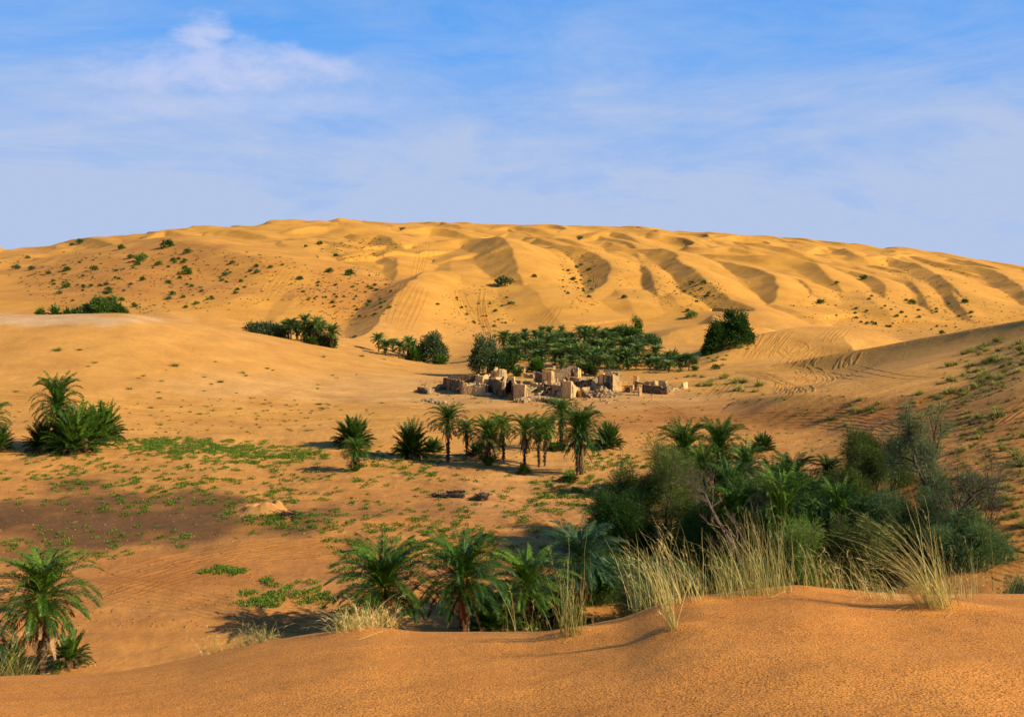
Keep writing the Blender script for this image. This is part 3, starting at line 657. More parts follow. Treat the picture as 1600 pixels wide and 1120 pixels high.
def feather(mb, rng, centers, dirs, n, rad, ln, wd, tone, droop=.3, toward=.7, flat=1.0):
    """n slender leaf sprays round every centre"""
    c = np.repeat(centers, n, 0); d = np.repeat(dirs, n, 0); m_ = len(c)
    off = rng.normal(0, 1, (m_, 3)); off *= rad * (rng.random((m_, 1)) ** .4) / (np.linalg.norm(off, axis=1, keepdims=True) + 1e-6); off[:, 2] *= flat
    p = c + off; dv = nrm(d * toward + nrm(off) * .8 + rng.normal(0, .45, (m_, 3)) + np.array([0, 0, .25 - droop]))
    l = ln * rng.uniform(.5, 1.3, (m_, 1)); w_ = nrm(np.cross(dv, rng.normal(0, 1, (m_, 3)))) * wd
    tip = p + dv * l; tip[:, 2] -= droop * l[:, 0] * .35; mid = p + dv * l * .5
    v = np.stack([p, mid + w_, tip, mid - w_], 1).reshape(-1, 3)
    a = np.repeat(np.clip(tone + rng.normal(0, .17, m_) + .10 * np.repeat(rng.normal(0, 1, len(centers)), n), 0, 1), 4)
    mb.add(v, q=np.arange(m_ * 4).reshape(-1, 4), a=a)
def tree(name, label, cat, loc, H_, W_, seed, mat=None, ntr=3, levels=5, leaves=30000, clump=.45, ln=.35, wd=.018, bark=None, tone=.5, tilt=.8, group=None, up=.25, rad=.14, flat=.8, kids=(3, 4), bend=.25, droop=.3, rz=0.0, low=0.0, fill=0.0):
    rng = np.random.default_rng(seed); segs, tips = branching(rng, ntr, levels, 1.0, tilt, kids, up=up, rad=rad / max(H_, 1), base_sp=.05, bend=bend)
    pts = np.concatenate([s[0] for s in segs]); tp = np.array([t[0] for t in tips]); td = np.array([t[1] for t in tips])
    cl = clump
    zs = (H_ - cl * .5) / tp[:, 2].max(); ex = np.percentile(np.abs(tp[:, :2]), 97); xs = max(.2, (W_ / 2 - cl * .5)) / ex
    S = np.array([xs, xs, zs]); tb = MB()
    for p, r_, lv in segs:
        if lv == levels - 1 and leaves > 0 and levels > 4 and rng.random() < .4: continue
        tb.tube(p * S, np.maximum(r_ * H_, .008), 6 if lv < 2 else 4)
    r = empty(name, loc, rz); tag(r, label, cat, group)
    obj('trunk' if leaves else 'branches', tb.mesh('trunk', bark or M_BARK, True), r)
    if leaves:
        C_ = tp * S
        if fill:      # foliage reaching down to the ground round the stems
            k = int(len(C_) * fill); a = rng.uniform(0, 6.28, k); q = rng.uniform(.25, .98, k) ** .5; hz = rng.uniform(low, .75, k)
            ex_ = np.stack([np.cos(a) * q * W_ / 2 * (1 - .25 * hz), np.sin(a) * q * W_ / 2 * (1 - .25 * hz), hz * H_ * (1 - .45 * q)], 1)
            C_ = np.concatenate([C_, ex_]); td = np.concatenate([td, nrm(ex_ * [1, 1, .6])])
        lf = MB(); n_ = max(4, int(leaves / len(C_)))
        feather(lf, rng, C_, td, n_, cl, ln, wd, tone, droop=droop, flat=flat)
        obj('crown', lf.mesh('crown', mat or M_OLIVE), r)
    return r
def tuft(seed, n, h, sp, lean=(0, 0), lw=.004, segs=6, arch=.5, fuzz=False, base=.12, tone=.55):
    """a grass tussock of long arching blades"""
    rng = np.random.default_rng(seed)
    a = rng.uniform(0, 6.28, n); q = rng.random(n) ** .6; b = np.stack([np.cos(a) * q * base, np.sin(a) * q * base, np.full(n, -.03)], 1)
    ti = rng.normal(0, 1, (n, 2)) * sp * rng.uniform(.4, 1.9, (n, 1)) + np.array(lean); l = h * rng.beta(2.0, 1.9, n) * 1.22
    t = np.linspace(0, 1, segs + 1); P_ = np.zeros((n, segs + 1, 3))
    cx = ti[:, :1] * (.55 * t + arch * t ** 2.2); cy = ti[:, 1:] * (.55 * t + arch * t ** 2.2)
    P_[:, :, 0] = b[:, :1] + cx * l[:, None]; P_[:, :, 1] = b[:, 1:2] + cy * l[:, None]
    mag = np.hypot(cx, cy); P_[:, :, 2] = b[:, 2:] + l[:, None] * (t - .32 * mag * t)
    P_ += rng.normal(0, .006, P_.shape) * t[None, :, None]
    wa = rng.uniform(0, 3.14, n); wv = np.stack([np.cos(wa), np.sin(wa), np.zeros(n)], 1)[:, None] * (lw * (1 - .85 * t))[None, :, None] * rng.uniform(.6, 1.4, (n, 1, 1))
    v = np.stack([P_ - wv, P_ + wv], 2).reshape(n, -1, 3); m_ = 2 * (segs + 1)
    i = np.arange(segs) * 2; q1 = np.stack([i, i + 1, i + 3, i + 2], 1)
    q_ = (q1[None] + (np.arange(n) * m_)[:, None, None]).reshape(-1, 4)
    av = np.clip(np.repeat(rng.normal(tone, .2, n), m_) + np.tile(np.repeat(t * .25 - .1, 2), n), 0, 1)
    mb = MB(); mb.add(v.reshape(-1, 3), q=q_, a=av)
    if fuzz:      # feathery seed heads along the upper part of some stems
        k = rng.choice(n, n // 5, replace=False)
        for j in k:
            m2 = 9; tt = rng.uniform(.72, 1, m2) * segs; i0 = np.minimum(tt.astype(int), segs - 1); f = (tt - i0)[:, None]
            p = P_[j, i0] * (1 - f) + P_[j, i0 + 1] * f; d = nrm(P_[j, -1] - P_[j, -2] + rng.normal(0, .02, (m2, 3)) * 1)
            dv = nrm(d + rng.normal(0, .35, (m2, 3))); w_ = nrm(np.cross(dv, rng.normal(0, 1, (m2, 3)))) * .0015
            tip = p + dv * .05; v = np.stack([p - w_, p + w_, tip], 1).reshape(-1, 3); mb.add(v, t=np.arange(m2 * 3).reshape(-1, 3), a=.95)
    return mb

ORD = 'first second third fourth fifth sixth seventh eighth ninth tenth eleventh twelfth thirteenth fourteenth fifteenth sixteenth seventeenth eighteenth'.split()
def bare_lean(label, px, Y, pts, rads, seed, mat, twigs=40):
    """a leafless tree whose main stem follows the given offsets (m) from its foot"""
    rng = np.random.default_rng(seed); v = place(px, None, Y); tb = MB(); r = empty('bare_tree', v); tag(r, label, 'bare tree')
    P_ = chaikin(np.array(pts, float), 2); n_ = len(P_); rad = np.interp(np.linspace(0, 1, n_), np.linspace(0, 1, len(rads)), rads)
    tb.tube(P_ + rng.normal(0, .02, P_.shape), rad, 8, cap=True); obj('trunk', tb.mesh('trunk', mat, True), r); br = MB()
    def grow(p, d, l, rr, lv):
        q = [p]
        for i in range(4):
            d = nrm(d + rng.normal(0, .22, 3) + np.array([0, 0, .08])); q.append(q[-1] + d * l / 4)
        br.tube(q, np.linspace(rr, rr * .45, 5), 5)
        if lv < 3:
            for k in range(rng.integers(2, 4)):
                s_ = nrm(rng.normal(0, 1, 3) + np.array([0, 0, .3])); grow(q[rng.integers(2, 5)], nrm(d + s_ * .75), l * rng.uniform(.5, .8), rr * .52, lv + 1)
    for i in range(twigs):
        k = int(rng.uniform(.38, 1) * (n_ - 1)); d = nrm(nrm(P_[min(k + 1, n_ - 1)] - P_[max(k - 1, 0)]) * .7 + nrm(rng.normal(0, 1, 3)) * .8 + np.array([0, 0, .25]))
        grow(P_[k], d, rng.uniform(.7, 1.7), rad[k] * .45, 1)
    obj('branches', br.mesh('branches', mat, True), r); return r
# ------------------------------------------------------------------ palms
PR = {}
def proto(key, fn, *a, **k): PR[key] = fn(*a, **k)
proto('near1', palm, 11, 2.3, 2.95, 76, 64, .019, .46, .15, .75, True)
proto('near2', palm, 12, 2.6, 3.0, 70, 64, .019, .46, .3, .55, True)
proto('near3', palm, 13, 2.0, 2.7, 64, 54, .020, .42, .3, .8, False)
proto('nearg', palm, 14, 2.6, 3.0, 66, 56, .019, .48, .2, .6, False, M_PALMG)
proto('near4', palm, 15, 2.9, 2.8, 70, 60, .019, .44, .5, .6, True, None, 0, 0)
proto('mid1', palm, 21, 3.7, 2.5, 48, 30, .027, .46, .4, .6, tr_=.56)
proto('mid2', palm, 22, 3.3, 2.1, 38, 28, .027, .42, .35, .45, False, None, .06, tr_=.5)
proto('mid3', palm, 23, 2.7, 2.7, 66, 30, .030, .48, .35, .6, False, None, .02, 26, tr_=.8)
proto('mid4', palm, 24, 3.6, 2.5, 44, 30, .027, .46, .55, .6, False, None, -.05, tr_=.52)
proto('mid5', palm, 25, 3.6, 2.4, 44, 30, .027, .46, .35, .5, False, None, .09, tr_=.52)
proto('mid6', palm, 26, 2.4, 3.0, 76, 34, .028, .50, .3, .7)
for i in range(6):
    proto('far%d' % i, palm, 31 + i, (2.6, 3.2, 3.6, 2.9, 2.0, 3.4)[i], (2.6, 2.5, 2.5, 2.3, 2.7, 2.8)[i], (36, 32, 38, 30, 40, 36)[i], 14, .085, .62, 0.3, 1.25, False, M_PALMF, (.02, -.05, .04, .07, 0, -.02)[i], (0, 0, 6, 0, 12, 4)[i], True, .8)
proto('bush1', palm_bush, 41, 2.0, 110, 28, .030, .36)
proto('bush2', palm_bush, 42, 2.3, 90, 28, .030, .40, None, .4, .3)
proto('bush3', palm_bush, 43, 1.6, 80, 24, .030, .34, None, .6, .4)
proto('farbush', palm_bush, 44, 1.9, 44, 12, .08, .6)
proto('nearbush', palm_bush, 45, 2.2, 80, 44, .022, .42)
FIRST = {}
def put(key, px, top, label, cat='palm', base=None, Y=None, group=None, name='date_palm', w=None, rz=None, sink=0.0):
    parts, H_, W_ = PR[key]; v = place(px, base, Y)
    h = zat(v.y, top) - v.z; s = h / H_; sx = s
    if w: sx = (w / F * v.y) / W_
    sx = min(max(sx, s * .6), s * 1.4)
    rz = (px * 2.7 + top) % 6.28 if rz is None else rz
    v.z -= sink
    if key not in FIRST:
        FIRST[key] = assemble(name, parts, label, cat, group, v, rz, (sx, sx, s)); return FIRST[key]
    r = dup(FIRST[key], v, rz, (sx, sx, s), label, group); r.name = name; r['category'] = cat
    if not group and 'group' in r: del r['group']
    return r
GM = 'date palms standing in a row across the valley floor'
GN = 'date palms rising behind the near dune crest'
GR = 'date palms inside the thicket at the right'
put('near4', 66, 858, 'large date palm with orange fruit stalks at the lower left corner', Y=53, group=GN, w=158)
put('nearg', -62, 925, 'grey green palm fronds reaching in from the lower left edge', Y=50, group=GN)
put('nearbush', 108, 985, 'low green palm shoots at the foot of the lower left palm', 'palm bush', Y=53.6, name='palm_bush', w=64)
put('nearbush', 14, 1000, 'blue green palm bush at the lower left corner of the valley floor', 'palm bush', Y=51.5, name='palm_bush', w=70)
put('near1', 600, 842, 'full date palm with golden fruit stalks above the straw mound', Y=57, group=GN, w=160)
put('near2', 724, 828, 'date palm with hanging dead fronds and a red brown crown base', Y=57.5, group=GN, w=150)
put('near3', 822, 858, 'dark shaded date palm between the red crowned palm and the grey green one', Y=60, group=GN, w=140)
put('nearg', 906, 818, 'grey green date palm beside the dark tamarisk, right of the other crest palms', Y=63, group=GN, w=140)
put('nearbush', 770, 935, 'dark palm bush between the two leftmost trunks behind the crest', 'palm bush', Y=58.5, name='palm_bush', w=110)
put('nearbush', 862, 930, 'dark palm bush under the shaded date palm', 'palm bush', Y=60.5, name='palm_bush', w=120)
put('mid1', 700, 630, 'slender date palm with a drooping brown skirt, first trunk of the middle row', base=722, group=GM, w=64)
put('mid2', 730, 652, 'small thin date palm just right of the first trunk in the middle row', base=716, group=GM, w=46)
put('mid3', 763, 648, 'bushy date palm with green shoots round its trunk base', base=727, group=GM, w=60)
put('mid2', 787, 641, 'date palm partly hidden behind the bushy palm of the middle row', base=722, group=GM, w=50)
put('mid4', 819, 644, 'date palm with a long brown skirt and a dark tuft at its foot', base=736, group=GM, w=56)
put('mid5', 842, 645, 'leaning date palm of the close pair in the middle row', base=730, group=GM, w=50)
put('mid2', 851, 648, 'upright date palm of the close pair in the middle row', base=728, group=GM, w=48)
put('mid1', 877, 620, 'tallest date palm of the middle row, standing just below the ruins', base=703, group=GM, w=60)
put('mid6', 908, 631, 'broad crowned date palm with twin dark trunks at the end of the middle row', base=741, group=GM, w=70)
put('mid4', 902, 640, 'date palm trunk leaning against the broad crowned palm', base=743, group=GM, w=60)
put('bush1', 552, 650, 'round dark palm bush standing alone on open sand', 'palm bush', base=697, name='palm_bush', w=62)
put('mid3', 556, 682, 'short palm with leafy base in front of the round dark bush', base=736, w=46)
put('bush2', 643, 655, 'narrow cone shaped palm bush left of the middle palm row', 'palm bush', base=714, name='palm_bush', w=40)
put('bush3', 677, 682, 'low dark palm bush beside the first middle row trunk', 'palm bush', base=706, name='palm_bush', w=32)
put('bush3', 745, 690, 'low palm bush in the shade between the middle row trunks', 'palm bush', base=712, name='palm_bush', w=36)
put('bush1', 951, 659, 'round palm bush at the right end of the middle row', 'palm bush', base=700, name='palm_bush', w=44)
put('bush3', 868, 688, 'small palm bush behind the trunks of the middle row', 'palm bush', base=703, name='palm_bush', w=40)
put('bush3', 890, 737, 'tiny dark green palm shoot in front of the twin trunked palm', 'palm bush', base=753, name='palm_bush', w=32)
put('bush3', 818, 722, 'dark shoot at the foot of the long skirted palm', 'palm bush', base=741, name='palm_bush', w=16)
put('mid6', 90, 582, 'date palm with golden stalks rising from the left thicket of palm bushes', base=700, w=66)
put('bush2', 118, 628, 'big spreading palm bush with dry fronds in the left thicket', 'palm bush', base=706, name='palm_bush', w=96)
put('bush1', 158, 628, 'upright dark palm bush at the right side of the left thicket', 'palm bush', base=690, name='palm_bush', w=52)
put('bush2', 66, 655, 'low palm bush at the left side of the left thicket', 'palm bush', base=702, name='palm_bush', w=54)
put('mid6', -14, 622, 'date palm half cut off by the left edge of the view', base=706, w=56)
put('bush2', -2, 662, 'palm bush half cut off by the left edge of the view', 'palm bush', base=704, name='palm_bush', w=34)
for i, (px, top, Y, w, k, lb) in enumerate((
    (1068, 655, 92, 84, 'mid6', 'dark green date palm crown showing above the olive tamarisk'), (1124, 651, 93, 84, 'mid6', 'full date palm crown right of the one above the olive tamarisk'),
    (1166, 688, 84, 64, 'mid3', 'date palm behind the weathered leaning bare trunk'), (1140, 716, 78, 96, 'mid6', 'spreading date palm in the middle of the right thicket'),
    (1238, 706, 82, 84, 'mid6', 'date palm with arching fronds behind the green bush'), (1296, 710, 84, 56, 'mid3', 'date palm whose pale tip stands against the sand slope'),
    (1196, 742, 70, 104, 'mid6', 'lower date palm leaning over the dry grass'), (1290, 778, 68, 90, 'mid3', 'low date palm in front of the pale tipped one'),
    (1108, 790, 70, 84, 'mid3', 'palm half buried in the tamarisk foliage'), (1345, 772, 68, 78, 'mid6', 'palm under the small olive tree of the thicket'), (1240, 790, 66, 70, 'mid3', 'short palm with young bright fronds in the thicket'), (1098, 690, 86, 60, 'mid3', 'palm between the two high crowns of the thicket'), (1212, 716, 79, 70, 'mid6', 'palm crown touching the fine bare stem'), (1268, 742, 74, 76, 'mid6', 'palm filling the middle of the thicket'), (1150, 752, 70, 90, 'mid6', 'big lower palm left of the bare stems'), (1222, 728, 66, 96, 'mid6', 'tall front palm with wide fronds in the middle of the thicket'), (1310, 748, 66, 84, 'mid6', 'front palm left of the rounded olive tamarisk'))):
    put(k, px, top, lb, Y=Y, group=GR, w=w)
put('bush1', 1192, 677, 'isolated dark palm bush on the sand above the thicket', 'palm bush', Y=112, name='palm_bush', w=38)
# --- far groves (rows read from the back row forwards)
rg = random.Random(5)
def grove(spec, label, group, w0=27):
    for i, (px, top, Y) in enumerate(sorted(spec)):
        put('far%d' % rg.randrange(6), px + rg.uniform(-2, 2), top + rg.uniform(-2, 2), label % ORD[i], Y=Y + rg.uniform(-8, 8), group=group, rz=rg.uniform(0, 6.28), w=rg.uniform(w0 - 7, w0 + 7) * 230 / Y)
GG = 'date palms packed in the grove behind the ruins'
def row(x0, x1, n_, top, wob_, Y): return [(x0 + (x1 - x0) * (i + rg.uniform(-.25, .25)) / (n_ - 1), top + wob_ * 1.5 * rg.uniform(-1, 1), Y) for i in range(n_)]
grove(row(786, 940, 14, 512, 5, 268), '%s palm from the left in the back row of the grove, at the hill foot', GG, 23)
grove(row(788, 958, 13, 520, 6, 249), '%s palm from the left in the second row from the back of the grove', GG, 26)
grove(row(794, 985, 14, 531, 7, 232), '%s palm from the left in the middle row of the grove behind the ruins', GG, 27)
grove(row(832, 1040, 15, 543, 7, 216), '%s palm from the left in the second nearest row of the grove', GG, 27)
grove(row(880, 1078, 13, 556, 6, 204), '%s palm from the left in the nearest row of the grove, next to the ruins', GG, 26)
ug = MB(); ru = np.random.default_rng(55); cs = []
for i in range(190):
    px = ru.uniform(785, 1075); Y = ru.uniform(204, 292)
    if px > 960 and Y > 232: continue
    if px < 870 and Y < 224: continue
    if px > 960 and Y > 244 - (px - 960) * .2: continue
    v = place(px, None, Y); cs.append((v.x, v.y, v.z + ru.uniform(.1, .9)))
cs = np.array(cs); feather(ug, ru, cs, np.tile([[0, 0, 1.]], (len(cs), 1)), 60, 1.1, .8, .10, .25, droop=.1)
o = obj('undergrowth', ug.mesh('undergrowth', M_GREEN)); tag(o, 'dark tangled undergrowth between the palms of the grove', 'undergrowth', kind='stuff')
for px, top, Y, w in ((838, 556, 205, 34), (808, 572, 198, 18), (794, 548, 206, 26), (925, 566, 200, 26), (1052, 545, 226, 24), (1070, 552, 224, 22), (1084, 556, 214, 16)):
    put('farbush', px, top, '%s trunkless palm bush counted along the edge of the grove behind the ruins' % ORD[[838, 808, 794, 925, 1052, 1070, 1084].index(px)], 'palm bush', Y=Y, name='palm_bush', w=w, group='palm bushes at the edge of the grove')
G2 = 'date palms in the small grove on the left crest'
grove([(444, 500, 246), (455, 497, 248), (466, 501, 248), (478, 489, 246), (486, 500, 250), (497, 492, 247), (452, 508, 244), (463, 512, 243), (505, 500, 250), (491, 512, 244), (473, 508, 245)], '%s palm from the left crowded in the small grove on the left sand crest', G2)
put('far0', 518, 504, 'lone palm at the right end of the small left grove', Y=238, group=G2, w=30)
put('farbush', 487, 524, 'trunkless palm bush below the small left grove', 'palm bush', Y=238, name='palm_bush', w=26)
G3 = 'date palms left of the round tree at the hill foot'
grove([(603, 528, 256), (614, 529, 256), (624, 532, 257), (636, 525, 256), (645, 531, 258), (629, 540, 254)], '%s palm from the left in the short row beside the round tree', G3)
put('far1', 592, 519, 'tall palm standing at the left end of the short row', Y=254, group=G3, w=27)
put('farbush', 646, 541, 'palm bush at the foot of the short palm row', 'palm bush', Y=252, name='palm_bush', w=20)
for px, top, w in ((63, 477, 10), (86, 473, 18), (118, 476, 22), (140, 473, 16), (184, 478, 18), (197, 480, 14), (104, 478, 14)):
    put('farbush', px, top, '%s palm bush counted along the thin green line on the far left crest' % ORD[[63, 86, 118, 140, 184, 197, 104].index(px)], 'palm bush', Y=226, name='palm_bush', w=w, group='palm bushes along the far left crest', sink=.3)

# ------------------------------------------------------------------ tamarisks, broad leaved trees, bare trees
def ttree(px, top, Y, w, label, seed, cat='tree', name='tamarisk_tree', base=None, **k):
    v = place(px, base, Y); H_ = zat(v.y, top) - v.z; W_ = w / F * v.y
    return tree(name, label, cat, v, H_, W_, seed, **k)
ttree(1030, 676, 76, 178, 'tall olive green tamarisk at the left of the right thicket', 101, mat=M_OLIVE, ntr=4, leaves=60000, clump=.62, ln=.42, wd=.014, tilt=.9, fill=.5, low=.05, tone=.60)
ttree(958, 752, 72, 120, 'dark tamarisk leaning out over the track', 102, mat=M_GREEN, ntr=3, leaves=34000, clump=.5, ln=.38, wd=.014, tilt=1.0, fill=.3, low=.15, tone=.35)
ttree(935, 842, 66, 130, 'dark green shrub behind the grey green crest palm', 103, 'shrub', 'tamarisk_shrub', mat=M_GREEN, ntr=4, leaves=26000, clump=.5, ln=.36, wd=.014, tilt=1.1, fill=.8, tone=.32)
ttree(1108, 752, 70, 130, 'bright feathery tamarisk between the tall olive one and the leaning bare trunk', 104, mat=M_GREEN, ntr=4, leaves=40000, clump=.55, ln=.4, wd=.014, tilt=1.0, fill=.8, tone=.70)
ttree(1372, 668, 80, 118, 'small rounded olive tamarisk left of the airy tree', 105, mat=M_OLIVE, ntr=3, leaves=36000, clump=.6, ln=.38, wd=.014, tilt=.8, fill=.15, low=.35, tone=.45)
ttree(1470, 626, 68, 150, 'airy tree with dark forked trunk, highest of the thicket', 126, mat=M_GREY, ntr=3, leaves=24000, clump=.42, ln=.30, wd=.013, tilt=.8, tone=.45, rad=.2, kids=(3, 4), levels=5)
ttree(1418, 762, 64, 150, 'blue green tamarisk behind the bent grass tussock', 107, mat=M_BLUEG, ntr=4, leaves=52000, clump=.5, ln=.36, wd=.012, tilt=.9, fill=.8, tone=.62)
ttree(1512, 800, 58, 140, 'low blue green tamarisk at the right end of the thicket', 108, mat=M_BLUEG, ntr=4, leaves=44000, clump=.45, ln=.34, wd=.011, tilt=1.0, fill=.8, tone=.52)
ttree(1262, 800, 60, 120, 'bright green bush in the middle of the thicket', 109, 'shrub', 'tamarisk_shrub', mat=M_GREEN, ntr=4, leaves=34000, clump=.45, ln=.34, wd=.012, tilt=1.0, fill=.9, tone=.72)
ttree(1340, 800, 60, 120, 'dark olive bush between the bright green bush and the blue green tamarisk', 110, 'shrub', 'tamarisk_shrub', mat=M_OLIVE, ntr=4, leaves=30000, clump=.45, ln=.34, wd=.012, tilt=1.0, fill=.9, tone=.50)
ttree(1030, 858, 58, 150, 'dark grey green bush at the foot of the tall olive tamarisk', 111, 'shrub', 'tamarisk_shrub', mat=M_BLUEG, ntr=4, leaves=34000, clump=.45, ln=.34, wd=.012, tilt=1.1, fill=.9, tone=.40)
ttree(1160, 862, 56, 130, 'dark green bush behind the tall dry grass', 112, 'shrub', 'tamarisk_shrub', mat=M_GREEN, ntr=4, leaves=30000, clump=.45, ln=.34, wd=.012, tilt=1.1, fill=.9, tone=.42)
ttree(1252, 736, 72, 120, 'dark green tamarisk filling the gap among the thicket palms', 120, mat=M_GREEN, ntr=4, leaves=34000, clump=.5, ln=.36, wd=.014, tilt=1.0, fill=.7, tone=.5)
ttree(1326, 726, 74, 100, 'olive tamarisk right behind the pale tipped palm', 121, mat=M_OLIVE, ntr=4, leaves=30000, clump=.5, ln=.36, wd=.014, tilt=.9, fill=.6, tone=.5)
ttree(1190, 730, 75, 110, 'green tamarisk behind the leaning trunk and palms', 122, mat=M_GREEN, ntr=4, leaves=30000, clump=.5, ln=.36, wd=.014, tilt=.9, fill=.6, tone=.55)
ttree(1590, 896, 47, 70, 'small blue green shrub at the right edge behind the crest', 113, 'shrub', 'tamarisk_shrub', mat=M_BLUEG, ntr=4, leaves=12000, clump=.35, ln=.28, wd=.010, tilt=1.1, fill=.9, tone=.5)
bare_lean('thick weathered trunk leaning up to the left through the middle of the thicket', 1190, 62, [(0, 0, -.2), (-.5, 0, 1.3), (-1.6, .1, 3.0), (-2.6, .2, 4.6), (-3.2, .2, 6.0)], (.24, .2, .15, .11, .05), 114, M_BARE, 26)
bare_lean('slim bare stem with fine upright twigs behind the leaning trunk', 1176, 66, [(0, 0, -.2), (.1, 0, 2), (.3, 0, 4), (.2, .2, 6.4)], (.09, .07, .05, .02), 118, M_BARE, 18)
bare_lean('dark leafless branch arching right over the blue green tamarisks', 1478, 60, [(0, 0, -.2), (.3, 0, 1.6), (.9, 0, 2.8), (2.0, 0, 3.8), (3.0, 0, 4.3)], (.13, .1, .08, .05, .02), 119, M_BARK, 30)
ttree(960, 692, 77, 80, 'leafless bush with upright thin twigs beside the tall olive tamarisk', 115, name='bare_tree', leaves=0, ntr=4, levels=5, tilt=.7, bark=M_BARK, rad=.07, kids=(2, 3))
ttree(1512, 738, 61, 120, 'leafless dark twiggy tree standing over the blue green tamarisks', 116, name='bare_tree', leaves=0, ntr=4, levels=6, tilt=1.0, bark=M_BARK, rad=.08, kids=(3, 3), up=.1)
# far trees
def ftree(px, top, w, Y, label, seed, mat=M_GREEN, leaves=9000, tone=.42, **k):
    return ttree(px, top, Y, w, label, seed, name='broadleaf_tree', mat=mat, leaves=leaves, clump=k.pop('clump', 1.0), ln=.5, wd=.11, ntr=k.pop('ntr', 5), levels=4, tilt=1.15, tone=tone, droop=0, **k)
ftree(757, 519, 44, 206, 'round dark tree at the left end of the grove behind the ruins', 201, M_GREY, tone=.40, fill=.7, low=.30)
ftree(780, 548, 26, 205, 'small pale grey green tree beside the round dark tree', 202, M_BLUEG, 5000, .5, fill=.3)
ftree(676, 515, 50, 256, 'round grey green tree at the foot of the sand hill', 203, M_GREY, 11000, .42, fill=.4, low=.1)
ftree(687, 553, 12, 250, 'small bush at the foot of the round grey green tree', 204, M_GREEN, 1500, .45, fill=.5)
ftree(985, 494, 40, 262, 'tallest broadleaf tree at the right of the grove', 205, M_GREEN, 11000, .36, fill=.2, low=.3)
ftree(958, 509, 44, 270, 'dark spreading tree left of the tallest grove tree', 206, M_GREEN, 9000, .26, fill=.3, low=.2)
ftree(1010, 522, 34, 258, 'bluish tree right of the tallest grove tree', 207, M_BLUEG, 7000, .36, fill=.3, low=.2)
ftree(988, 528, 34, 244, 'rounded grey green tree in front of the tallest grove tree', 208, M_GREY, 7000, .40, fill=.4)
ftree(938, 526, 30, 262, 'bluish bush deep in the grove', 209, M_BLUEG, 5000, .30, fill=.4)
ftree(1141, 484, 70, 228, 'large dark dense tree alone between the sand mounds', 210, M_GREEN, 20000, .33, fill=.45, low=.05, ntr=5, clump=1.1)
ftree(1110, 534, 22, 226, 'dark bush at the foot of the lone dense tree', 211, M_GREEN, 3000, .22, fill=.6)
ftree(418, 502, 62, 244, 'silvery rounded thicket at the left end of the small left grove', 212, M_GREY, 9000, .48, fill=.6, ntr=5)
ftree(512, 520, 22, 240, 'green bush under the lone palm of the left grove', 213, M_GREEN, 2500, .42, fill=.6)
ftree(490, 503, 30, 252, 'dark tree mass among the palms of the small left grove', 214, M_GREEN, 5000, .16, fill=.6)
ftree(162, 460, 42, 226, 'broad tree in the thin line of green on the far left crest', 215, M_GREEN, 6000, .45, fill=.4)
ftree(134, 474, 20, 226, 'pale low bush left of the broad tree on the far left crest', 216, M_BLUEG, 2500, .5, fill=.6)
ftree(182, 473, 22, 226, 'low bush right of the broad tree on the far left crest', 217, M_GREEN, 2500, .4, fill=.6)
ftree(828, 532, 30, 262, 'brownish tree among the palms of the grove', 218, M_OLIVE, 4000, .22, fill=.4)
ftree(862, 540, 34, 246, 'dull olive tree in the middle of the palm grove', 219, M_OLIVE, 4000, .25, fill=.4)
# ------------------------------------------------------------------ ruined mud and stone village
def wall_mat(name, mud, stone, mixv):
    m = bpy.data.materials.new(name); m.use_nodes = True; nt = m.node_tree; nt.nodes.clear(); L = nt.links.new
    o_ = nd(nt, 'ShaderNodeOutputMaterial'); b = nd(nt, 'ShaderNodeBsdfPrincipled', i_Roughness=0.95); L(b.outputs[0], o_.inputs[0]); b.inputs['Specular IOR Level'].default_value = 0.1
    g = nd(nt, 'ShaderNodeNewGeometry')
    mp = nd(nt, 'ShaderNodeMapping'); mp.inputs['Scale'].default_value = (2.6, 2.6, 4.6); L(g.outputs['Position'], mp.inputs[0])
    v = nd(nt, 'ShaderNodeTexVoronoi', i_Scale=1.0, feature='F1'); L(mp.outputs[0], v.inputs['Vector'])
    ve = nd(nt, 'ShaderNodeTexVoronoi', i_Scale=1.0, feature='DISTANCE_TO_EDGE'); L(mp.outputs[0], ve.inputs['Vector'])
    sc = ramp(nt, [(0.0, tuple(c * .55 for c in stone)), (0.5, stone), (1.0, tuple(min(1, c * 1.5) for c in stone))]); 
    sp = nd(nt, 'ShaderNodeSeparateColor'); L(v.outputs['Color'], sp.inputs[0]); L(sp.outputs[0], sc.inputs[0])
    n = nd(nt, 'ShaderNodeTexNoise', i_Scale=1.1, i_Detail=6.0, i_Roughness=.65); L(g.outputs['Position'], n.inputs['Vector'])
    mc = ramp(nt, [(0.3, tuple(c * .72 for c in mud)), (0.7, tuple(min(1, c * 1.18) for c in mud))]); L(n.outputs['Fac'], mc.inputs[0])
    er = ramp(nt, [(0.0, 0.35), (0.10, 1.0)]); L(ve.outputs['Distance'], er.inputs[0])
    st_ = mixc(nt, 1.0, sc.outputs[0], er.outputs[0], 'MULTIPLY')
    n2 = nd(nt, 'ShaderNodeTexNoise', i_Scale=.6, i_Detail=4.0); L(g.outputs['Position'], n2.inputs['Vector'])
    fr = ramp(nt, [(mixv - .05, 0.0), (mixv + .05, 1.0)]); L(n2.outputs['Fac'], fr.inputs[0])
    L(mixc(nt, fr.outputs[0], st_, mc.outputs[0]), b.inputs['Base Color'])
    h = mathn(nt, 'ADD', mathn(nt, 'MULTIPLY', er.outputs[0], .5), n.outputs['Fac'])
    bp = nd(nt, 'ShaderNodeBump', i_Strength=1.0, i_Distance=0.12); L(h, bp.inputs['Height']); L(bp.outputs[0], b.inputs['Normal'])
    return m
M_MUD = wall_mat('mud_plaster', (0.78, 0.49, 0.18), (0.48, 0.31, 0.14), .36)
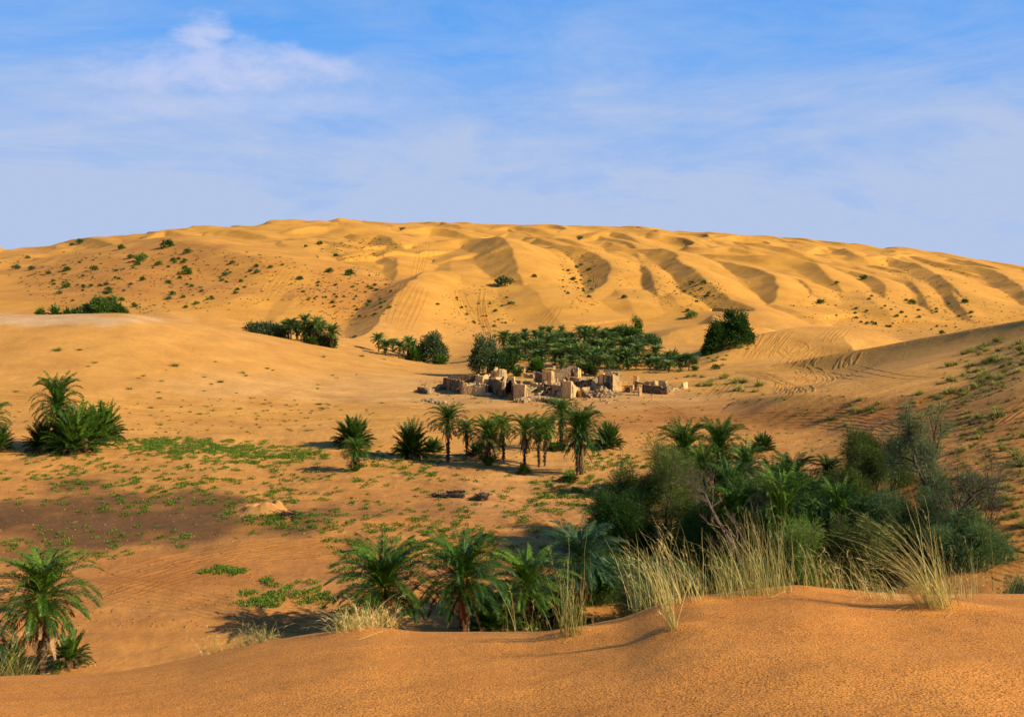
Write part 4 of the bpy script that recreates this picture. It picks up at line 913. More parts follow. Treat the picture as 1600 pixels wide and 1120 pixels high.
M_STONE_SHADE = wall_mat('stone_and_shaded_wall', (0.42, 0.26, 0.10), (0.20, 0.13, 0.065), .60)  # dark stone; also paints shade onto left-facing sides of mud houses
M_RUB = wall_mat('rubble_stone', (0.56, 0.37, 0.16), (0.38, 0.26, 0.13), .5)
M_WOOD = bark_mat('old_beam', (0.08, 0.05, 0.03), (0.2, 0.13, 0.08), 10, (1, 1, 1))
def wall_mesh(name, ax, ay, bx, by, h0, h1, seed, thick=.45, jag=.35, holes=(), mat=None, zb=None):
    """ruined wall from a to b: cells of about 0.2 m, crumbled top, openings (from, to, low, high)"""
    L_ = math.hypot(bx - ax, by - ay); c = .2; nx = max(3, int(L_ / c)); hm = max(h0, h1) + jag
    nz = max(3, int((hm + .5) / c)); dx, dy = (bx - ax) / L_, (by - ay) / L_
    t = (np.arange(nx) + .5) / nx; top = h0 + (h1 - h0) * t + jag * fbm(t * L_ / 1.6 + seed * 3.1, np.full(nx, seed * 1.7), seed, 3)
    top = np.minimum(top, hm); zc = (np.arange(nz) + .5) / nz * (hm + .5) - .5
    occ = zc[None] < np.maximum(top, .15)[:, None]
    for (s0, s1, a0, a1) in holes: occ[((t >= s0) & (t <= s1))[:, None] & (zc >= a0)[None] & (zc <= a1)[None]] = False
    def gzw(s): return gz(ax + dx * L_ * s, ay + dy * L_ * s)
    zg = np.array([gzw(i / nx) for i in range(nx + 1)]); zg = np.interp(np.arange(nx + 1), [0, nx], [zg[0], zg[-1]]) * .5 + zg * .5
    vid = {}; V_ = []; Q = []
    rngw = np.random.default_rng(seed)
    def vert(i, k, s):
        key = (i, k, s)
        if key not in vid:
            vid[key] = len(V_); z = k / nz * (hm + .5) - .5
            taper = 1 - .22 * max(0, z) / max(hm, 1); th = thick * taper * (.5 if s else -.5) + rngw.normal(0, .018)
            s_ = i / nx * L_ + rngw.normal(0, .02)
            V_.append((ax + dx * s_ - dy * th, ay + dy * s_ + dx * th, zg[i] + z + rngw.normal(0, .03)))
        return vid[key]
    for i in range(nx):
        for k in range(nz):
            if not occ[i, k]: continue
            Q.append((vert(i, k, 0), vert(i + 1, k, 0), vert(i + 1, k + 1, 0), vert(i, k + 1, 0)))
            Q.append((vert(i + 1, k, 1), vert(i, k, 1), vert(i, k + 1, 1), vert(i + 1, k + 1, 1)))
            if k == nz - 1 or not occ[i, k + 1]: Q.append((vert(i, k + 1, 0), vert(i + 1, k + 1, 0), vert(i + 1, k + 1, 1), vert(i, k + 1, 1)))
            if k > 0 and not occ[i, k - 1]: Q.append((vert(i, k, 1), vert(i + 1, k, 1), vert(i + 1, k, 0), vert(i, k, 0)))
            if i == 0 or not occ[i - 1, k]: Q.append((vert(i, k, 1), vert(i, k, 0), vert(i, k + 1, 0), vert(i, k + 1, 1)))
            if i == nx - 1 or not occ[i + 1, k]: Q.append((vert(i + 1, k, 0), vert(i + 1, k, 1), vert(i + 1, k + 1, 1), vert(i + 1, k + 1, 0)))
    return mesh_np(name, np.array(V_), np.array(Q), mat or M_MUD, False)
GRU = 'ruined houses of the abandoned village'
wseed = [300]
def ruin(label, walls, beams=()):
    """walls: (px, py, px, py, height a, height b, material, holes, thickness) on the ground"""
    pts = [hit(w_[0], w_[1]) for w_ in walls]; c = sum(pts, Vector()) / len(pts)
    r = empty('ruined_house', c); tag(r, label, 'ruin', GRU)
    for w_ in walls:
        a = hit(w_[0], w_[1]); b = hit(w_[2], w_[3]); wseed[0] += 1
        me = wall_mesh('wall', a.x, a.y, b.x, b.y, w_[4] * .86, w_[5] * .86, wseed[0], w_[8] if len(w_) > 8 else .45, .17, w_[7] if len(w_) > 7 else (), w_[6])
        o = obj('wall', me, r); o.matrix_parent_inverse = Matrix.Translation(-c)
    for (px, py, Y, z, ln) in beams:
        mb = MB(); x = xat(px, Y); zz = gz(x, Y) + z; mb.tube([(x, Y, zz), (x + ln, Y + .3, zz + .05)], [.09, .07], 6, cap=True)
        o = obj('roof_beam', mb.mesh('roof_beam', M_WOOD), r); o.matrix_parent_inverse = Matrix.Translation(-c)
    return r
S_, U_ = M_STONE_SHADE, M_MUD
ruin('low dark stone hut remnant lying apart at the left end of the village', [(654, 613, 669, 616, 1.1, 1.0, S_), (669, 616, 673, 611, .9, .7, M_RUB), (654, 613, 659, 609, .6, .5, M_RUB)])
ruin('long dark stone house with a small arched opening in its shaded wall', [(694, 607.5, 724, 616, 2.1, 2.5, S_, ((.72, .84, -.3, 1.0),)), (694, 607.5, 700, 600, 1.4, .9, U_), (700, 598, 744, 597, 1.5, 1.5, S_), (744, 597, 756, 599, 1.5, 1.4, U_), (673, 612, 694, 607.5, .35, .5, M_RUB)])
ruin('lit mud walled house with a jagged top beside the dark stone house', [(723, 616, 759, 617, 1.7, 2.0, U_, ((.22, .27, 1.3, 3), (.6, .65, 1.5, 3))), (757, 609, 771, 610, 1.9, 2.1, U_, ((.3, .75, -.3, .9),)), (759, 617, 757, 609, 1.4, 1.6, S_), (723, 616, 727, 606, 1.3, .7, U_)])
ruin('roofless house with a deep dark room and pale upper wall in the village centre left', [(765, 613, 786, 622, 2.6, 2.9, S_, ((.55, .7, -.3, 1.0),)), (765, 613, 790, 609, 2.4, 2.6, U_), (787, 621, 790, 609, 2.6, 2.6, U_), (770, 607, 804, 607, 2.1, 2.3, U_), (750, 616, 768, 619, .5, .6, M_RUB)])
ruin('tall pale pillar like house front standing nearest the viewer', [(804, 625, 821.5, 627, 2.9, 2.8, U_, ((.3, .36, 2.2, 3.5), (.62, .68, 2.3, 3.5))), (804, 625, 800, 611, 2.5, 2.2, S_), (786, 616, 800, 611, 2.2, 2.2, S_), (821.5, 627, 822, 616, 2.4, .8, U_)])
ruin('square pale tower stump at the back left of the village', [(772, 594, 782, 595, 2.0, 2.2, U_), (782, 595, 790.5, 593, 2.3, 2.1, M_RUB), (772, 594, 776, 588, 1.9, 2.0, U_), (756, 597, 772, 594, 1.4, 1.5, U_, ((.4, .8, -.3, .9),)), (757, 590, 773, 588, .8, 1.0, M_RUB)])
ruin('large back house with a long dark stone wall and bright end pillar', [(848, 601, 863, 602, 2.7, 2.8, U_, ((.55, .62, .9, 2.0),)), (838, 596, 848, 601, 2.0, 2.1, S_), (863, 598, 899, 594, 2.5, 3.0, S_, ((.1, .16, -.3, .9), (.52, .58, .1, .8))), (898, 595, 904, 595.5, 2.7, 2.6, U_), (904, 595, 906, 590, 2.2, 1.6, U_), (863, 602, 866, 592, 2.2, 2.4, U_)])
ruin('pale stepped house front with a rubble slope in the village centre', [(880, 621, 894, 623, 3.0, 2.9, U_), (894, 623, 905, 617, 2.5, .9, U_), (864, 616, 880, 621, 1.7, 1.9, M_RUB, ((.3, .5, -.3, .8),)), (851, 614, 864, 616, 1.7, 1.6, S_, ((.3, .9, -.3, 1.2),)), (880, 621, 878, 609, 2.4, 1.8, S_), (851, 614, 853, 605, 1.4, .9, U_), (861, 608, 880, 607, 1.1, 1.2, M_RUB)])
ruin('small lit wall stub with a dark sloping side right of the stepped house', [(903, 620, 910, 621, 1.3, 1.3, U_), (910, 621, 924, 622, 1.4, .2, S_), (903, 620, 904, 613, 1.2, .8, M_RUB)])
ruin('long low dark stone wall sloping down towards the tower house', [(898, 606, 926, 608, 1.4, 1.7, S_, ((.1, .2, .4, .9), (.6, .66, .3, .8))), (926, 608, 946, 612, 2.0, .3, M_RUB), (905, 600, 916, 600, 1.4, 1.3, U_), (916, 599, 938, 598, 1.1, 1.3, M_RUB, ((.2, .4, .2, .9),)), (892, 596, 906, 599, .9, 1.0, M_RUB)])
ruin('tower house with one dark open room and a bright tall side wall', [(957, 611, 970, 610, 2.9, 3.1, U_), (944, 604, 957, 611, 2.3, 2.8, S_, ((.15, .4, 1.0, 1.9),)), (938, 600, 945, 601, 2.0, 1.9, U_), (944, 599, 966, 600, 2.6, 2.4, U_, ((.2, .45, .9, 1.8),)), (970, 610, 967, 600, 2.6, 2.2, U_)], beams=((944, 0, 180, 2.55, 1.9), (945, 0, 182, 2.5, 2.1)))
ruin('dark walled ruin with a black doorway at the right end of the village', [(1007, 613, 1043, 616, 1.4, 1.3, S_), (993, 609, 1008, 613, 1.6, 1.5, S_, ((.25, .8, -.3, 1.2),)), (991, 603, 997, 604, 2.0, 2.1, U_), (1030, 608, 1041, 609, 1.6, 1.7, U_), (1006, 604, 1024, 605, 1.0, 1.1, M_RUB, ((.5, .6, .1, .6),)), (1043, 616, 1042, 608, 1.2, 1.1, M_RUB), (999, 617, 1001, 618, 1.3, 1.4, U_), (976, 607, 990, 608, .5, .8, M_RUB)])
ruin('last low wall stub of the village next to the sand slope', [(1066, 608, 1073, 606, 1.1, 1.2, U_), (1050, 610, 1066, 608, .3, .5, M_RUB)])
ruin('thin leaning wall posts at the back of the village near the grove', [(818, 588, 820, 588, 1.7, 1.9, U_), (820, 590, 834, 591, .9, .7, M_RUB), (834, 589, 842, 590, 1.1, 1.2, U_, ((.4, .6, -.3, .6),))])
ruin('low broken wall stubs between the dark stone house and the square tower stump', [(708, 604, 717, 602, .8, .6, U_), (730, 606, 742, 604, .7, .9, M_RUB), (776, 604, 788, 602, 1.0, .8, U_), (742, 601, 752, 606, .6, .8, S_), (800, 600, 815, 602, .6, .9, M_RUB)])
ruin('low broken wall stubs between the pale pillar and the large back house', [(824, 612, 838, 610, .7, .5, M_RUB), (830, 603, 846, 605, .8, .6, U_), (856, 610, 870, 606, .9, .7, S_), (840, 618, 850, 616, .6, .8, M_RUB), (826, 619, 828, 609, .6, .4, M_RUB)])
ruin('low broken wall stubs between the stepped house and the tower house', [(908, 612, 922, 610, .8, .6, M_RUB), (925, 604, 934, 607, .9, .7, U_), (930, 615, 938, 612, .7, .5, S_), (912, 604, 914, 598, .9, .8, U_)])
ruin('low broken wall stubs round the dark walled ruin', [(950, 616, 973, 617, .35, .5, M_RUB), (1012, 609, 1027, 608, .8, .7, U_), (1046, 613, 1061, 612, .5, .4, M_RUB), (978, 612, 986, 613, .7, .9, S_), (1018, 604, 1030, 603, 1.0, .9, U_)])
# boundary line of fallen stones, heaps and scattered blocks
def stones(name, spots, label, cat, kind=None, group=None):
    rngs = np.random.default_rng(len(spots)); mb = MB()
    base = np.array([(-1, -1, -1), (1, -1, -1), (1, 1, -1), (-1, 1, -1), (-1, -1, 1), (1, -1, 1), (1, 1, 1), (-1, 1, 1)], float) * .5
    q = np.array([(0, 3, 2, 1), (4, 5, 6, 7), (0, 1, 5, 4), (1, 2, 6, 5), (2, 3, 7, 6), (3, 0, 4, 7)])
    for (x, y, z, s) in spots:
        a = rngs.uniform(0, 6.28); ca, sa = math.cos(a), math.sin(a); v = base * s * rngs.uniform(.6, 1.3, 3) + rngs.normal(0, .1 * s, (8, 3))
        v = v @ np.array([(ca, -sa, 0), (sa, ca, 0), (0, 0, 1)]); mb.add(v + [x, y, z], q=q)
    o = obj(name, mb.mesh(name, M_RUB)); tag(o, label, cat, group, kind); return o
rr = np.random.default_rng(9); sp = []
for i in range(1300):
    px = rr.choice([rr.uniform(650, 1050), rr.normal(830, 60), rr.normal(930, 50)]); py = rr.normal(613, 8) if rr.random() < .8 else rr.normal(600, 6)
    v = hit(px, min(max(py, 592), 632))
    if v: sp.append((v.x, v.y, v.z + .02, rr.uniform(.08, .26)))
stones('rubble', sp, 'fallen stones scattered between the ruined walls', 'rubble', 'stuff')
sp = []
for t in np.linspace(0, 1, 260):
    px = 812 + 72 * t; py = 629 - 3.5 * math.sin(t * 3.1) + 5.0 * t ** 2; v = hit(px, py)
    for k in range(3): sp.append((v.x + rr.normal(0, .25), v.y + rr.normal(0, .25), v.z + .12 + .16 * k, rr.uniform(.25, .45)))
stones('stone_wall', sp, 'collapsed curving line of stones in front of the village', 'stone wall')
sp = []
for i in range(330):
    a, q = rr.uniform(0, 6.28), rr.random() ** .6; v = hit(945, 619); hgt = (1 - q) * 1.5
    sp.append((v.x + math.cos(a) * q * 1.7, v.y + math.sin(a) * q * 2.2, v.z + rr.uniform(0, 1) * hgt, rr.uniform(.15, .45)))
stones('rubble_heap', sp, 'grey heap of fallen stones in front of the tower house', 'rubble heap')
sp = [(lambda v: (v.x + rr.normal(0, .4), v.y + rr.normal(0, .5), v.z + .1, rr.uniform(.15, .4)))(hit(px, 628 + 2 * math.sin(px / 9))) for px in np.linspace(664, 694, 90)]
stones('stone_line', sp, 'short thin line of stones on the sand left of the village', 'stone line')
# pale sheet lying over a wall
v = hit(899, 605); gx, gy = np.meshgrid(np.linspace(-1.1, 1.1, 12), np.linspace(-.8, .8, 9))
zz = .55 + .18 * np.sin(gx * 2.3) + .12 * gn(gx * 1.5, gy * 1.5, 4) + .15 * gy
m = bpy.data.materials.new('pale_sheet'); m.use_nodes = True; m.node_tree.nodes['Principled BSDF'].inputs['Base Color'].default_value = (.55, .62, .72, 1); m.node_tree.nodes['Principled BSDF'].inputs['Roughness'].default_value = .6
nn = nd(m.node_tree, 'ShaderNodeTexNoise', i_Scale=4.0); bb = nd(m.node_tree, 'ShaderNodeBump', i_Distance=.05); m.node_tree.links.new(nn.outputs[0], bb.inputs['Height']); m.node_tree.links.new(bb.outputs[0], m.node_tree.nodes['Principled BSDF'].inputs['Normal'])
top = np.stack([gx, gy, zz], -1).reshape(-1, 3); bot = top - [0, 0, .03]; gf = grid_faces(9, 12)
o = obj('sheet', mesh_np('sheet', np.concatenate([top, bot]), [gf, gf[:, ::-1] + len(top)], m, True)); o.location = v
tag(o, 'pale blue sheet lying in the ruins', 'sheet')
# ------------------------------------------------------------------ dry grass on the near dune crest
GT = 'dry grass tussocks on the near dune crest'
def fg_tuft(label, px, py, top, n, sp, lean, seed, base=.12, h=None, arch=.5, dy=0.0, tone=.62, fuzz=True, lw=.0026, name='grass_tussock'):
    v = fg_at(px, py)
    if dy: v.y += dy; v.x = xat(px, v.y); v.z = float(fgz(np.array([v.x]), np.array([v.y]))[0])
    hh = h or (zat(v.y, top) - v.z) * 1.12
    o = obj(name, tuft(seed, int(n * .68), hh, sp, lean, lw, 7, arch, fuzz, base, tone).mesh(name, M_STRAW)); o.location = v; tag(o, label, 'grass', GT); return o
fg_tuft('tall tussock with long stems bowed over to the left, tallest on the crest', 1462, 948, 782, 210, .20, (-.62, .1), 1, .16, arch=.75)
fg_tuft('upright stems standing in the heart of the bowed tussock', 1475, 944, 800, 90, .14, (-.22, .05), 2, .16)
fg_tuft('narrow fan of straw rooted alone on the open sand below the crest', 1052, 982, 850, 70, .22, (-.32, .1), 3, .045, arch=.3)
fg_tuft('dense golden tussock at the middle of the crest, tallest upright one', 1196, 926, 795, 260, .12, (-.10, .1), 4, .26, arch=.3)
fg_tuft('golden tussock leaning left beside the dense upright one', 1162, 930, 818, 130, .18, (-.26, .1), 5, .24)
fg_tuft('loose straw tussock between the dense golden one and the sand trough', 1118, 932, 838, 110, .22, (-.24, .1), 6, .22)
fg_tuft('wide pale tussock above the lone fan of straw', 1062, 940, 822, 170, .20, (-.26, .1), 7, .26)
fg_tuft('pale stems trailing down the left side of the sand trough', 1018, 952, 845, 120, .24, (-.28, .1), 8, .24, dy=.5)
fg_tuft('greyish straw tussock standing by itself on the low part of the crest', 893, 990, 888, 150, .20, (-.12, .1), 9, .14, arch=.3, tone=.42)
fg_tuft('few very tall thin stems behind the greyish tussock', 900, 984, 845, 26, .14, (-.05, .1), 10, .2, arch=.25, dy=.4, tone=.35)
fg_tuft('sparse pale stems in front of the shaded palm', 812, 987, 895, 34, .26, (-.25, .1), 11, .25, dy=.4, tone=.38)
fg_tuft('sparse dark straw left of the greyish tussock', 845, 990, 930, 40, .3, (-.25, .1), 12, .2, dy=.3, tone=.3)
fg_tuft('thin fringe of straw right of the dense golden tussock', 1250, 920, 842, 60, .17, (-.1, .1), 13, .34, dy=.4)
fg_tuft('thin fringe of straw in front of the dark olive bush', 1302, 922, 850, 55, .2, (-.14, .1), 14, .34, dy=.4)
fg_tuft('long single stems arching high above the fringe', 1330, 925, 805, 14, .10, (-.6, .1), 15, .3, arch=.9, dy=.5)
fg_tuft('low matted straw at the left foot of the bowed tussock', 1388, 938, 868, 150, .3, (-.55, 0), 16, .28, arch=.7)
fg_tuft('thin fringe of straw between the low matted straw and the bowed tussock', 1352, 928, 850, 55, .24, (-.3, .1), 17, .3, dy=.4)
fg_tuft('wispy stems right of the bowed tussock', 1535, 928, 845, 60, .18, (.02, .1), 18, .38, dy=.3)
fg_tuft('short dry tuft near the right end of the crest', 1500, 936, 868, 70, .24, (-.1, 0), 19, .15)
fg_tuft('hummock of matted straw on the low crest under the fruiting palm', 578, 986, 936, 520, .55, (-.12, 0), 20, .34, arch=.6, dy=.5, tone=.5, lw=.0028)
fg_tuft('left skirt of the matted straw hummock', 548, 992, 948, 240, .6, (-.3, 0), 21, .22, arch=.7, dy=.5, tone=.5, lw=.0028)
fg_tuft('pale green grass clump half sunk behind the left crest', 405, 1008, 968, 300, .5, (-.15, 0), 22, .28, arch=.5, dy=.8, tone=.30)
fg_tuft('loose stems trailing left from the pale green clump', 345, 1022, 980, 110, .6, (-.5, 0), 23, .26, arch=.6, dy=.8, tone=.32)
fg_tuft('blue green grass clump at the bottom left corner', 18, 1054, 985, 240, .5, (.15, 0), 24, .3, arch=.7, dy=.6, tone=.22)
fg_tuft('tiny dry sprig on the bare sand left of centre', 582, 1045, 1020, 9, .6, (-.2, 0), 25, .03, arch=.5, fuzz=False)
fg_tuft('tiny dry sprig on the bare sand below the sand trough', 1168, 1058, 1018, 10, .8, (-.7, 0), 26, .03, arch=.5, fuzz=False)
fg_tuft('two thin stems on the smooth sand of the low crest', 690, 1020, 975, 5, .3, (-.1, 0), 27, .03, arch=.3, fuzz=False)
fg_tuft('tiny dry sprig half buried left of the lone fan of straw', 1000, 1066, 1050, 7, .9, (-.5, 0), 28, .03, arch=.6, fuzz=False)
fg_tuft('thin single stems on the sand just below the pale tussock', 938, 1012, 990, 5, .6, (-.3, 0), 29, .03, arch=.5, fuzz=False)
# a few fallen stems
mbs = MB(); rs = np.random.default_rng(77)
for px, py in ((1205, 934), (1215, 937), (1190, 940), (880, 1005), (1440, 962), (1400, 955), (1100, 950), (560, 1000), (1330, 940), (1480, 965)):
    v = fg_at(px, py); a = rs.uniform(-.5, .9); l = rs.uniform(.08, .3); mbs.tube([v + Vector((0, 0, .006)), v + Vector((math.cos(a) * l * .5, math.sin(a) * l * .5, .02)), v + Vector((math.cos(a) * l, math.sin(a) * l, .03))], .0016, 4, a=.7)
o = obj('straw_litter', mbs.mesh('straw_litter', M_STRAW)); tag(o, 'broken straw lying on the sand', 'straw', kind='stuff')

# ------------------------------------------------------------------ bushes and tufts out on the land
def tussock_proto(name, seed, n, mat, h=.52, sp=.6, lw=.02, flat=1.0, tone=.5):
    return tuft(seed, n, h, sp, (0, 0), lw, 3, .7, False, .22, tone).mesh(name, mat)
def bush_proto(name, seed, n, mat, tone=.4):
    rng = np.random.default_rng(seed); mb = MB(); k = 26
    a = rng.uniform(0, 6.28, k); q = rng.random(k) ** .5; c = np.stack([np.cos(a) * q * .5, np.sin(a) * q * .42, .12 + .55 * rng.random(k) * (1 - .5 * q)], 1)
    feather(mb, rng, c, nrm(c), n // k, .22, .26, .045, tone, droop=0)
    return mb.mesh(name, mat)
TUS = [tussock_proto('dune_grass', 501 + i, 150, M_TUSS, tone=.3 + .12 * i) for i in range(4)]
BSH = [bush_proto('desert_bush', 601 + i, 420, (M_GREEN, M_GREY, M_GREEN, M_OLIVE)[i], (.34, .42, .45, .38)[i]) for i in range(4)]
rb = np.random.default_rng(321); NUM = {'bush': 0, 'tuss': 0}; REST = {'bush': [], 'tuss': []}
def scatter(kind, px, py, wpx, label, group, aspect=.55, protos=None):
    v = hit(px, py)
    if v is None: return
    s = wpx / F * v.y * (1 + .5 * (rb.random() - .5))
    me = (protos or (BSH if kind == 'bush' else TUS))[rb.integers(0, 4)]
    if NUM[kind] >= 290 or label == 'x': REST[kind].append((v, s, rb.uniform(0, 6.28), me)); return
    NUM[kind] += 1
    o = bpy.data.objects.new('desert_bush' if kind == 'bush' else 'dune_grass', me); COL.objects.link(o)
    o.location = v; o.rotation_euler = (0, 0, rb.uniform(0, 6.28))
    k = .8 if kind == 'bush' else 1.15
    o.scale = (s * k, s * k, s * k * (aspect / .55)); tag(o, label, 'bush' if kind == 'bush' else 'grass tuft', group, 'thing')
BIG = [(262,387,22,'dark bush on the smooth upper part of the left hill'),(294,396,14,'small dark bush right of the upper left bush'),(124,381,12,'bush high on the left shoulder of the hill'),(112,384,9,'small bush beside the left shoulder bush'),
 (190,390,12,'bush on the left hill below the peak dune'),(205,404,14,'bush in the middle of the upper left slope'),(219,409,20,'longish bush in the middle of the left slope'),(214,415,12,'low bush under the longish bush'),
 (248,414,14,'bush near the spur crest of the left slope'),(270,409,10,'round bush near the spur crest'),(292,429,22,'large dark bush on the lower spur'),(352,431,16,'bush in the tuft field below the spur'),
 (400,418,10,'bush at the end of the left spur'),(402,427,13,'low bush under the end of the spur'),(146,423,14,'grey bush on the left slope'),(43,404,10,'bush at the far left of the hill'),(25,421,18,'grey green bush clump at the left edge of the hill'),(50,422,16,'pale bush clump beside the left edge clump'),
 (104,423,18,'dark low bush on the left slope'),(166,446,10,'bush low on the left slope'),(170,455,11,'bush near the foot of the left slope'),(103,450,14,'wide low bush near the foot of the left slope'),(190,470,10,'bush just above the far green line'),(209,476,9,'grey bush beside the far green line'),
 (262,443,10,'bush low in the left tuft field'),(270,461,10,'bush low in the right of the tuft field'),(515,426,18,'bush on the saddle left of the bright sand spine'),(547,431,22,'large dark bush left of the bright sand spine'),(468,437,12,'bush above the middle tuft field'),
 (500,383,11,'dark bush on the top plateau'),(478,386,6,'small bush on the top plateau'),(524,401,9,'bush below the plateau'),(441,415,8,'lone bush beside the track slope'),(520,474,10,'bush in the middle tuft field'),(526,465,8,'small bush in the middle tuft field'),
 (788,447,32,'large spreading bush at the foot of the biggest slip face'),(684,477,9,'bush on the sand right of the bright spine'),(835,433,7,'small bush near the middle hollow'),(896,438,10,'bush in the tuft patch of the second hollow'),
 (1282,475,14,'dark round bush low on the right hill'),(1308,443,8,'bush at the tip of a slip face'),(1349,437,16,'flat bush high on the right hill'),(1425,475,12,'grey bush on the right hill'),(1390,511,7,'bush near the right foot of the hill'),(1472,522,12,'bush at the edge of the long dark dune'),
 (1080,497,18,'low wide bush above the dense lone tree'),(1086,579,18,'rounded green bush on the toe of the tracked mound'),(1118,577,18,'green bush right of the toe bush'),(1075,487,10,'bush beside the small dark slip face'),(1507,474,12,'bush on the far right flank'),
 (976,466,9,'bush in the tuft patch of the third hollow'),(1099,443,12,'low bush inside the crescent hollow')]
for px, py, w_, lb in BIG: scatter('bush', px, py, w_ * .85, lb, 'dark bushes on the sand hill')
GB = 'small bushes dotted over the sand hill'; GD = 'grass tufts dotted over the sand'
TENS = ['', '', 'twenty', 'thirty']
def ordw(i):
    return ORD[i] if i < 18 else ('nineteenth', 'twentieth')[i - 18] if i < 20 else TENS[(i + 1) // 10] + (' ' + ORD[(i + 1) % 10 - 1] if (i + 1) % 10 else 'th')
def fill(kind, n, cx, cy, rx, ry, w0, w1, label, group, tilt=0.0, aspect=.55):
    """scatter n plants over an ellipse; label has the ordinal along the row and the row's height on the slope"""
    sp_ = []
    for i in range(n):
        a = rb.uniform(0, 6.28); q = rb.random() ** .55; dx = math.cos(a) * q * rx; dy = math.sin(a) * q * ry + tilt * dx
        px, py = cx + dx, cy + dy
        if not -6 < px < 1606: continue
        sp_.append((px, py, rb.uniform(w0, w1) if rb.random() < .8 else w1, py - tilt * dx))
    nb = max(1, min(5, -(-len(sp_) // 19))); names = {1: ('',), 2: ('upper ', 'lower '), 3: ('upper ', 'middle ', 'lower '), 4: ('topmost ', 'upper ', 'lower ', 'lowest '), 5: ('topmost ', 'upper ', 'middle ', 'lower ', 'lowest ')}[nb]
    sp_.sort(key=lambda t: t[3]); per = -(-len(sp_) // nb)
    for b in range(nb):
        for i, (px, py, w_, _) in enumerate(sorted(sp_[b * per:(b + 1) * per])):
            scatter(kind, px, py, w_, label if label == 'x' else '%s from left in the %srow: %s' % (ordw(i), names[b], label), group, aspect)
fill('bush', 95, 250, 440, 200, 44, 2.2, 8, 'small bush, shaded left hill slope', GB, -.02)
fill('bush', 48, 545, 462, 75, 38, 2.8, 6, 'small bush, hollow beside bright sand spine', GB)
fill('bush', 36, 1400, 490, 150, 26, 2.8, 6, 'small bush, right foot of hill', GB, .05)
fill('bush', 26, 755, 485, 50, 34, 2.8, 6, 'small bush, below biggest slip face', GB)
fill('bush', 24, 900, 440, 32, 34, 2.8, 6, 'small bush, second dune hollow', GB, .3)
fill('bush', 18, 1090, 455, 40, 18, 2.8, 5, 'small bush, crescent dune hollow', GB)
GY = 'yellow grass tussocks on the slopes at the right'
fill('tuss', 62, 1540, 575, 70, 38, 10, 22, 'yellow tussock, below the long dark dune', GY, -.35)
fill('tuss', 78, 1560, 760, 60, 130, 12, 24, 'yellow tussock, slope right of thicket', GY)
fill('tuss', 26, 1400, 640, 110, 24, 8, 18, 'yellow tussock, ground above the thicket', GY, -.1)
fill('tuss', 16, 1130, 600, 60, 14, 9, 20, 'tussock, sand toe near last ruin', GY, .1)
fill('tuss', 22, 1120, 560, 60, 22, 7, 14, 'tussock, hollow beside lone dense tree', GY, -.3)
fill('tuss', 50, 330, 620, 320, 60, 4, 12, 'pale tuft, open left plain', GD, .03, .3)
fill('tuss', 26, 730, 610, 90, 26, 5, 11, 'pale tuft, sand round the ruins', GD, 0, .3)
for x_, y_, w_, lb_ in ((273,572,20,'wide pale tuft alone in the middle of the left sand plain'),(125,547,14,'pale tuft below the pale clay flat at left'),(505,558,14,'tuft on the sand below the small left grove'),(565,557,12,'tuft beside the hill foot left of the short palm row'),
 (690,565,12,'tuft just under the round grey green tree'),(1085,588,16,'tuft on the toe of the tracked mound'),(600,562,11,'tuft below the tall palm of the short row'),(460,532,13,'tuft in front of the left grove trunks'),(90,548,16,'leftmost pale tuft below the clay flat'),(380,583,12,'small tuft right of the wide pale tuft'),
 (1105,603,26,'big green tussock on the sand beside the last ruin stub'),(1150,598,22,'second big green tussock on the sand toe'),(1180,612,16,'third green tussock on the sand toe'),(1360,640,24,'green tussock above the small olive tamarisk'),(1300,655,30,'widest green tussock on the red ground above the thicket'),(1440,652,26,'green tussock left of the airy tree top')):
    scatter('tuss', x_, y_, w_, lb_, GD, .4)
fill('tuss', 620, 270, 440, 240, 50, 2.5, 6.5, 'x', GD, -.02, .4); fill('tuss', 330, 545, 462, 78, 46, 2.5, 6, 'x', GD, 0, .45); fill('tuss', 300, 1420, 488, 190, 34, 2.5, 5.5, 'x', GD, .06)
fill('tuss', 90, 560, 390, 70, 16, 3, 7, 'x', GD, -.12, .35); fill('tuss', 150, 745, 485, 65, 48, 2.5, 5.5, 'x', GD); fill('tuss', 150, 905, 440, 34, 50, 2.5, 5, 'x', GD, .3); fill('tuss', 140, 1080, 460, 60, 26, 2.5, 5, 'x', GD)
fill('tuss', 60, 80, 420, 110, 26, 4, 9, 'x', GD, -.1, .4); fill('tuss', 260, 1150, 650, 330, 60, 4, 11, 'x', GD, .02, .4); fill('tuss', 150, 300, 650, 300, 30, 4, 10, 'x', GD, 0, .35); fill('tuss', 520, 1545, 745, 110, 150, 8, 19, 'x', GD, 0, .5); fill('tuss', 150, 1545, 580, 90, 40, 6, 14, 'x', GD, -.35, .5)
fill('tuss', 120, 600, 770, 420, 90, 4, 9, 'x', GD, 0, .35); fill('tuss', 60, 1010, 440, 60, 30, 2.5, 5, 'x', GD, .3); fill('tuss', 50, 1480, 440, 110, 26, 2.5, 6, 'x', GD, .25)
